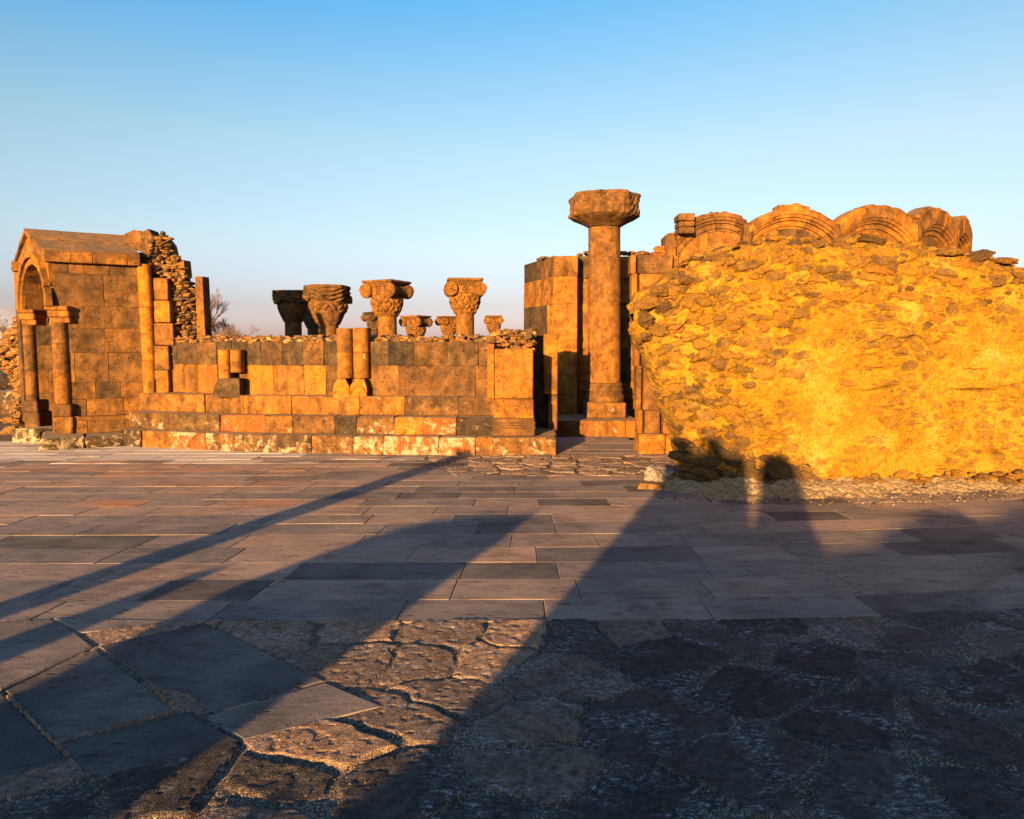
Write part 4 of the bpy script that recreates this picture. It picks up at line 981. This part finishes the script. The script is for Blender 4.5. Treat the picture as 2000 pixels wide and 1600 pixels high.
# stones: elongated, tilted, buried to different depths; three size classes
def stones(xx, zz, sx, sz, s, dens):
    gx, gz = xx / sx, zz / sz; ix, iz = np.floor(gx), np.floor(gz); d1 = np.full(xx.shape, 9.0); d2 = d1.copy(); ct_ = np.zeros(xx.shape); cs_ = ct_.copy(); ck = ct_.copy()
    for a_ in (-2, -1, 0, 1, 2):
        for b_ in (-2, -1, 0, 1, 2):
            cx, cz_ = ix + a_, iz + b_; hx, hz2, ht, hs, hk = [_h(cx, cz_, cx * 0, s + q) for q in range(5)]
            dx = gx - (cx + 0.5 + 0.5 * (cz_ % 2) - 0.25 + (hx - 0.5) * 0.9); dz = gz - (cz_ + 0.5 + (hz2 - 0.5) * 0.8)
            d = np.abs(dx + (ht - 0.5) * 0.8 * dz) ** 1.5 + np.abs(dz + (hs - 0.5) * 0.5 * dx) ** 1.5; d = d ** (1 / 1.5)
            m = d < d1; d2 = np.where(m, d1, np.minimum(d2, d)); ct_ = np.where(m, ht, ct_); cs_ = np.where(m, hs, cs_); ck = np.where(m, hk, ck); d1 = np.where(m, d, d1)
    e = np.where(ck < dens, d2 - d1, -1.0)
    return e, ct_, cs_
wxn = 0.05 * fbm(XX * 7, YY * 3, ZZ * 7, 3, 3) + 0.012 * vnoise(XX * 34, YY * 20, ZZ * 34, 8); wzn = 0.04 * fbm(XX * 7 + 7, YY * 3, ZZ * 7, 3, 4) + 0.010 * vnoise(XX * 34, YY * 20, ZZ * 34, 9)
al = XX + (YY - 8.4) * 0.8 * np.sign(XX - 4.5); vz_ = ZZ + (YY - 8.4) * 0.35
b1, t1_, s1_ = stones(al + wxn, vz_ + wzn, 0.26, 0.115, 31, 0.72)
b2, t2_, s2_ = stones(al + wxn + 3.3, vz_ + wzn + 1.7, 0.13, 0.062, 57, 0.6)
rough = np.clip(0.27 + 0.8 * fbm(XX * 1.1, ZZ * 1.3, 0, 3, 71) + 0.45 * np.clip((ZZ - 1.2) / 1.3, 0, 1) + 0.6 * np.clip((1560 - px_s[:, None]) / 260, 0, 1) ** 1.3 + 0.4 * np.clip((px_s[:, None] - 1860) / 130, 0, 1), 0.08, 1.0)
thr1 = 0.62 - 0.52 * np.clip(rough + 0.35 * (s1_ - 0.5), 0, 1); thr2 = 0.66 - 0.50 * np.clip(rough + 0.35 * (s2_ - 0.5), 0, 1)
edge_n = 0.06 * vnoise(XX * 26, YY * 26, ZZ * 26, 13)
m1 = sstep(thr1, thr1 + 0.07, b1 + edge_n); m2 = sstep(thr2, thr2 + 0.10, b2 + edge_n) * (b1 < thr1 - 0.08)
bur = np.clip(rough, 0.12, 1)
h1 = m1 * (0.008 + 0.050 * s1_ ** 2) * bur * (0.75 + 0.25 * np.clip(b1, 0, 1)) ; pit = -0.045 * sstep(0.50, 0.62, vnoise(al * 7, YY * 2, vz_ * 13, 201)) * sstep(-0.1, 0.4, vnoise(al * 1.4, 0, vz_ * 1.4, 202)); h2 = pit + m2 * 0.018 * bur
groove = -0.048 * bur * (0.2 + s2_) * np.exp(-((b1 - thr1 + 0.06) / 0.05) ** 2)
D3 = h1 + h2 + groove + 0.10 * fbm(XX * 1.1, YY * 1.1, ZZ * 1.1, 3, 90) + 0.035 * fbm(XX * 4, YY * 4, ZZ * 6, 3, 91) * (0.6 + bur) + 0.016 * fbm(XX * 13, YY * 13, ZZ * 22, 4, 92) * (0.5 + bur) + (1 - m1) * 0.008 * vnoise(XX * 38, YY * 38, ZZ * 44, 93)
# sheet-like cracks running along the beds
cr = np.sin(vz_ * 9 + 2.2 * vnoise(al * 0.9, 0, vz_ * 1.2, 14) + 0.8 * vnoise(al * 5, 0, vz_ * 4, 6)); D3 -= 0.06 * np.exp(-(cr / 0.10) ** 2) * np.clip(vnoise(al * 3.2, 2, vz_ * 5, 15) - 0.30, 0, 1) * 2.4
endk = np.ones_like(XX); endk[0:3] = np.array([0, .4, .8])[:, None]; endk[-3:] = np.array([.8, .4, 0])[:, None]
P3 = P3 + NN * (D3 * endk)[..., None]
P3[..., 2] = np.maximum(P3[..., 2], -0.12)
mass = MB(); mass_foot = mass
mk_ = np.clip((m1 * (0.30 + 0.7 * bur) + m2 * bur) * (0.8 + 0.3 * vnoise(XX * 12, YY * 12, ZZ * 12, 88)), 0, 1); tn_ = np.where(m1 > m2, t1_, t2_); sd3 = np.where(m1 > m2, s1_, s2_)
mass.add(P3.reshape(-1, 3), grid_faces(nu, nvv, True), np.stack([tn_, mk_, sd3], -1).reshape(-1, 3))
# loose flat stones bedded along its crest and flanks
def crest(px): return float(np.interp(px, [p[0] for p in top_o], [p[1] for p in top_o]))
for _ in range(240):
    px = rnd(1330, 1995); y = crest(px) + rnd(1, 22) * rnd(0.3, 1); sz_ = rnd(0.05, 0.22) * rnd(0.6, 1)
    rock(mass, at(px, y, 8.75 + rnd(0, 0.5)), (sz_, rnd(0.14, 0.3), sz_ * rnd(0.3, 0.7)), rnd(0, 0.9), rnd(0.2, 1.0), 1, (rnd(-.3, .3), rnd(-.35, .35), rnd(-.6, .6)), boxy=0.6)
for px, y, w_, h_ in ((1905, 497, 50, 13), (1960, 507, 46, 14), (1760, 488, 70, 22), (1985, 540, 40, 26), (1545, 480, 46, 26), (1590, 478, 36, 18), (1268, 590, 44, 30), (1288, 566, 40, 22), (1262, 622, 34, 30), (1283, 640, 36, 22), (1296, 600, 34, 20), (1262, 655, 26, 18), (1340, 540, 60, 26), (1400, 505, 70, 20), (1700, 470, 50, 16), (1640, 480, 44, 20), (1850, 492, 60, 14), (1935, 548, 42, 24)):
    rock(mass, at(px, y + 3, 8.72), (w_ * 8.7 / F, 0.34, h_ * 8.7 / F), rnd(0.1, 0.6), rnd(0.8, 1.0), 3, (rnd(-.2, .2), rnd(-.35, .25), rnd(-.4, .4)), boxy=0.45)
for _ in range(70):
    u_ = rnd(0, 1); px = 1262 + 270 * u_ ** 1.3 if _ < 100 else rnd(1900, 1995); lo_, hi_ = crest(px) + 14, (800 if px > 1300 else 700); y = lo_ + (hi_ - lo_) * rnd(0, 1) ** 1.4
    k_ = int(np.argmin(np.abs(px_s - px))); zq = Z(y, 8.6); j_ = int(np.argmin(np.abs(P3[k_, :front, 2] - zq))); q = P3[k_, j_]; s_ = rnd(0.07, 0.22)
    rock(mass, (q[0], q[1] + 0.02, q[2]), (s_, 0.12, s_ * rnd(0.35, 0.6)), rnd(0.3, 0.9), rnd(0.5, 0.9), 1, (rnd(-.2, .2), rnd(-.6, .3), rnd(-.3, .3)), boxy=0.6)
for _ in range(170):
    t = rnd(0, 1); px = 1540 + 500 * t; y = 946 - 12 * t + rnd(-16, 14); s_ = rnd(0.03, 0.22) * rnd(0.4, 1)
    rock(mass, at(px, y, 8.40 + rnd(-0.05, 0.05)), (s_, s_ * .8, s_ * .5), rnd(0.1, 0.8), rnd(0.6, 1), 1, boxy=0.6)

# (dark angular stones show at its lower left foot)
for _ in range(120):
    px = 1330 + 245 * rnd(0, 1) ** 1.1; y = rnd(862 if px < 1450 else 895, 962); L = rnd(0.10, 0.42) * (1.0 if y > 880 else 0.7)
    rock(mass_foot, at(px, y, 8.33 + 0.10 * (960 - y) / 100 + rnd(-0.04, 0.05)), (L, 0.2, L * rnd(0.28, 0.45)), rnd(0.0, 0.22), rnd(0.85, 1), 1 if L < 0.25 else 2, (rnd(-.1, .2), 0.32 + rnd(-.25, .25), rnd(-.3, .3)), boxy=0.7)
mo = mass.build('fallen_masonry', M_mass, None)
tag(mo, 'huge tilted lump of fallen rubble masonry in yellow mortar, glowing in the sun at right', 'ruin')
# mortar apron at its foot
n1_, n2_ = 520, 80; t_ = np.linspace(0, 1, n1_); r_ = np.linspace(0, 1, n2_)
T_, R_ = np.meshgrid(t_, r_, indexing='ij')
pxa = 1285 + 860 * T_; fy = 958 + 26 * np.clip(T_ / 0.15, 0, 1) - 24 * T_ + 5 * vnoise(T_ * 14, 0, 0, 3)
XA = np.zeros_like(T_); YA = XA.copy(); b = (800 - fy) / F; rz = -sp + b * cp; kf = -CAM_H / rz; YA0 = (cp + b * sp) * kf; XA0 = (pxa - 1000) / F * kf
YA = YA0 + R_ * 0.95; XA = XA0 + R_ * 0.15
ZA = -0.02 + 0.15 * R_ ** 0.9 + (0.07 * fbm(XA * 4, YA * 4, 0, 4, 5) + 0.03 * fbm(XA * 16, YA * 16, 0, 3, 9))
apm = MB(); apm.add(np.stack([XA, YA, ZA], -1).reshape(-1, 3), grid_faces(n1_, n2_), (0.5, 0, 0.5)); o = apm.build('mortar_debris', M_grit); o['kind'] = 'stuff'

wr = MB(); rock(wr, (*G(1285, 945)[:2], 0.09), (0.36, 0.3, 0.24), 1.0, 1.0, 4, (0.1, 0.1, 0.4), boxy=0.35)
M_pale = simple('pale_rock', (0.12, 0.10, 0.095), (0.26, 0.22, 0.20), 14, bump=0.03)
o = wr.build('rock', M_pale); tag(o, 'pale pinkish rock lying at the lower left foot of the rubble mass', 'rock')
ws = MB(); c = G(1262, 952); prism(ws, [(0, 0), (0.26, 0.0), (0.30, 0.05), (0.03, 0.07)], (c[0] - 0.12, c[1] - 0.1, 0.0), (0.98, -0.2), (0.2, 0.98), 0.2, (0.6, 0.2, 0.4))
o = ws.build('broken_stone', M_rubble); tag(o, 'small flat broken stone in front of the pale pinkish rock', 'stone')

# ================================================================== COLUMNS WITH BASKET CAPITALS BEHIND THE WALL
def basket_column(px, ytop, Yq, wpx, label, rot=0.0, tint=0.42, kind='volute', group='ruined columns beyond the low wall', detail=True):
    s = wpx * Yq / F / 1.06; x = X(px, 600, Yq); ztop_ = Z(ytop, Yq)
    t = thing('ruined_column', (x, Yq, 0), label, 'column', group); t.rotation_euler[2] = 0
    ca, sa = math.cos(rot), math.sin(rot)
    ab_h = 0.13 * s; vol_h = 0.27 * s; bas_h = 0.56 * s
    mb = MB(); zb_ = ztop_ - ab_h - vol_h - bas_h; r0 = 0.255 * s
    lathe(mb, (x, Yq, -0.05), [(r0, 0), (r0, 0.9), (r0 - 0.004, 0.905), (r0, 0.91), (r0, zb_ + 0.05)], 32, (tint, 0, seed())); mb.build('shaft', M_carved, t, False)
    cap = bpy.data.objects.new('capital', None); COL.objects.link(cap); cap.parent = t; cap.location = (0, 0, zb_)
    # woven basket
    mb = MB(); nt_, nz = (144, 40) if detail else (72, 20); th = np.linspace(0, 2 * math.pi, nt_, endpoint=False); zt = np.linspace(0, 1, nz); TH, ZT = np.meshgrid(th, zt, indexing='ij')
    if kind == 'volute': RR = s * np.interp(ZT, [0, .08, .3, .6, .85, 1], [.275, .30, .36, .415, .42, .39])
    else: RR = s * np.interp(ZT, [0, .08, .3, .6, .75, 1], [.275, .30, .36, .43, .46, .47])
    a_, b_ = TH * 8 + ZT * 8.5, TH * 8 - ZT * 8.5
    wv_ = np.maximum(np.abs(np.sin(a_)) * (0.6 + 0.4 * np.sign(np.sin(b_ * 1.0))), np.abs(np.sin(b_)) * (0.6 - 0.4 * np.sign(np.sin(a_))))
    if kind == 'volute': RR += s * 0.05 * (wv_ - 0.5) * sstep(0.02, 0.1, ZT)
    elif kind == 'eagle': RR += s * (0.05 * (wv_ - 0.5) * sstep(0.5, 0.56, ZT) * sstep(0.98, 0.9, ZT) + 0.02 * sstep(0.5, 0.52, ZT)) + s * 0.02 * np.abs(np.sin(TH * 5)) * (ZT < 0.5)
    V = np.stack([x + RR * np.cos(TH + rot), Yq + RR * np.sin(TH + rot), zb_ + bas_h * ZT], -1).reshape(-1, 3)
    F_ = [(i * nz + j, ((i + 1) % nt_) * nz + j, ((i + 1) % nt_) * nz + j + 1, i * nz + j + 1) for i in range(nt_) for j in range(nz - 1)]
    F_ += [tuple(i * nz + nz - 1 for i in range(nt_)), tuple(i * nz for i in range(nt_))[::-1]]
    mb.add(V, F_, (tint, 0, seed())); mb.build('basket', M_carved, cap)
    U = np.array((ca, sa, 0)); N = np.array((-sa, ca, 0)); O = np.array((x, Yq, 0.0))
    # volutes: a roll on either side with spiral faces front and back
    if kind == 'volute':
        for sg in (-1, 1):
            mb = MB(); zc_ = zb_ + bas_h + vol_h * 0.42; cc = O + U * sg * 0.385 * s; rv = 0.19 * s
            dl = 0.44 * s
            prf = [(0.0, -dl), (rv * 0.95, -dl), (rv, -dl + 0.02 * s), (rv, -dl + 0.10 * s), (rv * 0.72, -dl * 0.5), (rv * 0.66, 0), (rv * 0.72, dl * 0.5), (rv, dl - 0.10 * s), (rv, dl - 0.02 * s), (rv * 0.95, dl), (0.0, dl)]
            V = []; m_ = 28
            for r, d in prf:
                for k in range(m_):
                    q = 2 * math.pi * k / m_; V.append(cc + U * max(r, 0.001) * math.cos(q) + N * d + np.array((0, 0, zc_ + max(r, 0.001) * math.sin(q))))
            mb.add(V, [(j * m_ + k, j * m_ + (k + 1) % m_, (j + 1) * m_ + (k + 1) % m_, (j + 1) * m_ + k) for j in range(len(prf) - 1) for k in range(m_)], (tint, 0, 0.4))
            for fb in (-1, 1):
                pts = []
                for k in range(46):
                    q = k / 45 * 5.2 * math.pi / 2 * 1.9; rr_ = rv * (1.0 - 0.86 * k / 45) - 0.006; pts.append(cc + U * rr_ * math.cos(q) * sg + N * fb * (dl + 0.004) + np.array((0, 0, zc_ + rr_ * math.sin(q))))
                tube(mb, pts, [0.026 * s * (1 - 0.4 * k / 45) for k in range(46)], 5, (tint + 0.05, 0, 0.4))
                rock(mb, cc + N * fb * dl + np.array((0, 0, zc_)), (0.06 * s,) * 3, tint, 0, 1)
            mb.build('volute', M_carved, cap)
        mb = MB()
        cbox(mb, O - U * 0.34 * s - N * 0.36 * s + np.array((0, 0, zb_ + bas_h + 0.001)), U, N, (0.68 * s, 0.72 * s, vol_h), (tint, 0, 0.5), 0.02, 0.0)
        for fb in (-1, 1):      # beaded moulding and round boss between the scrolls
            for k in range(9): rock(mb, O + U * (k - 4) * 0.06 * s + N * fb * 0.385 * s + np.array((0, 0, zb_ + bas_h + vol_h * 0.88)), (0.06 * s, 0.05 * s, 0.055 * s), tint, 0, 1)
            for q in range(12): rock(mb, O + N * fb * 0.38 * s + U * 0.08 * s * math.cos(q * .5236) + np.array((0, 0, zb_ + bas_h + vol_h * 0.42 + 0.085 * s * math.sin(q * .5236))), (0.045 * s,) * 3, tint, 0, 0)
            rock(mb, O + N * fb * 0.37 * s + np.array((0, 0, zb_ + bas_h + vol_h * 0.42)), (0.11 * s, 0.06 * s, 0.11 * s), tint, 0, 2)
        mb.build('neck_block', M_carved, cap)
        mb = MB()
        for e, za, zh in ((0.42, 0, 0.028), (0.455, 0.030, 0.032), (0.49, 0.064, 0.066)):
            cbox(mb, O - U * e * s - N * e * s * 0.95 + np.array((0, 0, ztop_ - ab_h + za * s)), U, N, (2 * e * s, 1.9 * e * s, zh * s), (tint - 0.05, 0, 0.55), 0.012, 0.006)
        mb.build('abacus', M_carved, cap)
    else:
        # many-sided carved block with wings in relief
        mb = MB(); nt_, nz = 96, 26; th = np.linspace(0, 2 * math.pi, nt_, endpoint=False); zt = np.linspace(0, 1, nz); TH, ZT = np.meshgrid(th, zt, indexing='ij')
        sides = 4 if kind == 'square' else 6
        pg = np.cos(np.pi / sides) / np.cos(((TH) % (2 * np.pi / sides)) - np.pi / sides)
        RR = s * np.interp(ZT, [0, .1, .35, .6, .8, .86, 1], [.46, .52, .55, .56, .55, .575, .57]) * (pg ** (0.8))* (1.0 if sides == 6 else 1.12)
        RR += s * (0.03 * np.sin(ZT * 24 + 5 * np.sin(TH * 3)) * sstep(0.84, 0.78, ZT) + 0.07 * fbm(TH * 3, ZT * 4, 0, 3, 8) * sstep(0.95, 0.8, ZT))
        V = np.stack([x + RR * np.cos(TH + rot), Yq + RR * np.sin(TH + rot), zb_ + bas_h + 0.001 + (vol_h + ab_h) * ZT], -1).reshape(-1, 3)
        F_ = [(i * nz + j, ((i + 1) % nt_) * nz + j, ((i + 1) % nt_) * nz + j + 1, i * nz + j + 1) for i in range(nt_) for j in range(nz - 1)]
        F_ += [tuple(i * nz + nz - 1 for i in range(nt_)), tuple(i * nz for i in range(nt_))[::-1]]
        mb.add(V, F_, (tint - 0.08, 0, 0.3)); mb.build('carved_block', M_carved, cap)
        for sg in (0, 1):
            q = O + np.array((math.cos(rot + 0.15), math.sin(rot + 0.15) , 0)) * 0.52 * s * (1 if sg == 0 else -1) + np.array((0, 0, zb_ + bas_h + vol_h * 0.35))
            mb = MB(); rock(mb, q, (0.24 * s, 0.34 * s, 0.26 * s), tint, 0, 2, (0, 0, rot), boxy=0.2); mb.build('volute', M_carved, cap)
    return t
basket_column(756, 549, 16.8, 76, 'woven basket capital with spiral scrolls and square top, just right of the paired half columns', R(-27), 0.42)
basket_column(908, 546, 16.6, 74, 'column with a scroll and basket capital and a round boss, nearest the end pier', R(6), 0.42)
basket_column(640, 559, 16.6, 82, 'column with a bulging many-sided carved capital, just left of the paired half columns', R(20), 0.34, 'eagle')
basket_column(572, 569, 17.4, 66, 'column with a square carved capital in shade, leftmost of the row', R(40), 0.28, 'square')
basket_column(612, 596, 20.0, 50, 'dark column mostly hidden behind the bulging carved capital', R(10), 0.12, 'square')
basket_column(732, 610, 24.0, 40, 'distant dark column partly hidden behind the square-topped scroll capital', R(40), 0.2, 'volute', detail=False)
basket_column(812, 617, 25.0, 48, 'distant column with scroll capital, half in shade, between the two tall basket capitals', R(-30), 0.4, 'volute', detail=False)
basket_column(876, 618, 25.5, 40, 'distant column capital peeping out left of the bossed scroll capital', R(30), 0.38, 'volute', detail=False)
basket_column(964, 617, 26.0, 35, 'small distant column capital rightmost of the row, close to the end pier', R(4), 0.38, 'volute', detail=False)

# ================================================================== BARE TREES AND BRUSH
def bare_tree(base, H, spread, label, sd, levels=6, tr=0.03, group='bare trees beyond the ruins', fine=1.0):
    rg_ = random.Random(sd); t = thing('bare_tree', base, label, 'tree', group); trunk = MB(); crown = MB()
    def grow(p, d, L, r, lv):
        mb = trunk if lv <= 1 else crown; pts = [p]; dd = np.array(d, float)
        for k in range(3):
            dd = dd + np.array([rg_.uniform(-.14, .14), rg_.uniform(-.14, .14), rg_.uniform(0.0, .12)]); dd /= np.linalg.norm(dd); pts.append(pts[-1] + dd * L / 3)
        tube(mb, pts, [r, r * .88, r * .76, r * .64], 4 if lv > 1 else 7)
        if lv >= levels: return
        for k in range(3 if lv < levels - 1 else 4):
            a = rg_.uniform(0, 6.28); tl = rg_.uniform(0.25, 0.65) * spread
            e = np.array([math.cos(a) * tl, math.sin(a) * tl, 0]) + dd * 0.9; e /= np.linalg.norm(e)
            grow(pts[rg_.choice((2, 3, 3))], e, L * rg_.uniform(.62, .84), r * .63, lv + 1)
    grow(np.array(base, float), (0, 0, 1), H * 0.27, H * tr, 0)
    trunk.build('trunk', M_twig, t); crown.build('crown', M_twig, t)
    return t
def gp(px, Y): return (X(px, 680, Y), Y, -0.06)
bare_tree(gp(408, 52), 5.9, 0.7, 'tall pale bare tree just right of the stepped wall stub', 4, 7, 0.022)
bare_tree(gp(428, 54), 4.9, 0.8, 'middle pale bare tree of the clump beyond the low wall', 5, 7, 0.02)
bare_tree(gp(456, 50), 4.1, 1.1, 'shorter spreading bare tree at the right of the clump beyond the low wall', 6, 7, 0.02)
bare_tree(gp(728, 60), 6.4, 0.5, 'faint bare treetop left of the square-topped scroll capital', 8, 6, 0.02)
bare_tree(gp(842, 45), 2.9, 1.0, 'tiny bare shrub between two distant capitals', 9, 5, 0.02)
bare_tree(gp(2, 60), 5.0, 0.8, 'bare tree at the far left edge beyond the rubble stub', 10, 6, 0.02)
bs = MB()
for _ in range(2600):
    x = rnd(-17.6, -12.6); yy = rnd(19, 23); hh = 1.35 * (0.5 + 0.5 * math.sin(x * 2.1 + 1)) * rnd(0.2, 1) + 0.25
    p = np.array((x, yy, rnd(0.0, hh))); d = np.array((rnd(-1, 1), rnd(-1, 1), rnd(0, 1.2))); d /= np.linalg.norm(d); tube(bs, [p, p + d * rnd(.15, .5)], [0.012, 0.005], 3)
o = bs.build('brush', M_bush); o['kind'] = 'stuff'
lw2 = MB(); courses(lw2, (-15.2, 17.6), (-11.2, 16.6), [-0.03, 0.35, 0.62], (0.5, 0.9), 0.6, [0.05, 0.15, 0.25], 0.7, jit=0.03)
o = lw2.build('low_wall', M_step); tag(o, 'dark low wall of stones at the far left edge behind the rubble stub', 'wall')

# ================================================================== ADDED SHADOW CASTERS BEHIND THE CAMERA (unseen, outlines cut to the long shadows)
BB = 3.0; ta = math.tan(SUN_EL); aV = np.array((math.sin(ANTI), math.cos(ANTI))); rV = np.array((math.cos(ANTI), -math.sin(ANTI)))
def TH_(p): P = np.array(p[:2]); return (float(P @ rV), p[2] + (float(P @ aV) + BB) * ta)
Rk = lambda px, py: at(px, py, 8.40)
prof = [Rk(1322, 853), Rk(1345, 856), Rk(1350, 884), Rk(1378, 884), Rk(1382, 852), Rk(1408, 852), Rk(1413, 886), Rk(1456, 890), G(1464, 1012), G(1478, 1014), Rk(1486, 905), Rk(1500, 886), Rk(1522, 878), Rk(1543, 890), Rk(1556, 915), Rk(1566, 948), G(1580, 1010), G(1605, 1062), G(1690, 1056), G(1750, 1012), G(1800, 987), G(1860, 988), G(1905, 1012), G(1950, 985), G(2050, 960), G(2300, 950), G(2700, 950)]  # wall outline worked back from the wanted shadows, a standing person's included
pts = [TH_(p) for p in prof]
tL = TH_(G(1165, 1095))[0]
poly = [(tL - 0.52, 0.0), (tL - 0.50, 0.66), (tL - 0.40, 0.74), (tL - 0.22, 0.71), (tL - 0.02, 0.80), (tL, pts[0][1])] + [(max(t, tL + 0.02), h_) for t, h_ in pts] + [(max(p[0] for p in pts) + 0.05, 0.0)]  # low left run added to shade the near ground
def caster(name, poly, back, th, label, cat, tint):
    """added unseen shadow caster with the given silhouette, facing the sun"""
    o = aV * -(BB + th); mb = MB(); q = []
    for i in range(len(poly)):
        a_, b_ = np.array(poly[i]), np.array(poly[(i + 1) % len(poly)]); n_ = max(1, int(np.linalg.norm(b_ - a_) / 0.12)); 
        for k in range(n_): q.append(tuple(a_ + (b_ - a_) * k / n_ + (np.array((rnd(-.008, .008), rnd(-.008, .008))) if a_[1] > 0.05 else 0)))
    prism(mb, q, (o[0], o[1], -0.03), rV, aV, th, (tint, 0, 0.5))
    ob = mb.build(name, M_tuff); tag(ob, label, cat); return ob
caster('ruined_wall', poly, 0, 0.4, 'unseen added wall behind the camera, cut to cast the right foreground and person shadows', 'wall', 0.3)  # added caster, part of its top shaped like a standing person
c2p = [G(770, 1200), G(900, 1085), G(1030, 980), G(920, 1003), G(800, 1018), G(700, 1045), G(560, 1095), G(480, 1118), G(400, 1205)]
q = [TH_(p) for p in c2p]; q = sorted(q[2:], key=lambda p: p[0])
tr_ = TH_(G(600, 1330))[0]; tl_ = TH_(G(400, 1205))[0]
caster('shadow_caster_broad', [(tl_, 0.0), (tl_ - 0.02, 0.75), (tl_ - 0.22, 1.02), (tl_ - 0.05, 1.2), (tl_ + 0.2, 1.32), (tl_ + 0.6, 1.36), (tr_ - 0.10, 1.40), (tr_ + 0.0, 1.0), (tr_ + 0.02, 0.0)], 0, 0.5, 'unseen pillar shape added left of the camera to cast the wide soft shadow', 'pillar', 0.3)  # added out of view, shaped for the broad shadow on the paving
caster('shadow_caster_post', [(-4.02, 0), (-3.98, 0.85), (-3.9, 1.03), (-3.78, 1.04), (-3.68, 0.85), (-3.66, 0)], 0, 0.3, 'unseen short post added behind and left of the camera to cast its shadow', 'post', 0.4)  # added out of view for one short shadow band
tS = TH_(G(890, 895)); tS0 = tS[0]; hS = tS[1] + 0.16
caster('shadow_caster_pillar', [(tS0 - 0.15, 0), (tS0 - 0.14, hS), (tS0 + 0.15, hS), (tS0 + 0.16, 0)], 0, 0.3, 'unseen slim pillar added behind the camera to cast the long narrow shadow', 'pillar', 0.4)  # added out of view, height set so its shadow reaches the low wall
tQ = TH_(G(60, 897)); caster('shadow_caster_pillar', [(tQ[0] - 0.2, 0), (tQ[0] - 0.18, tQ[1] - 0.02), (tQ[0] + 0.2, tQ[1] - 0.05), (tQ[0] + 0.2, 0)], 0, 0.3, 'unseen low pillar added far left behind the camera to cast a ground shadow', 'pillar', 0.4)  # added out of view for the shadow near the porch
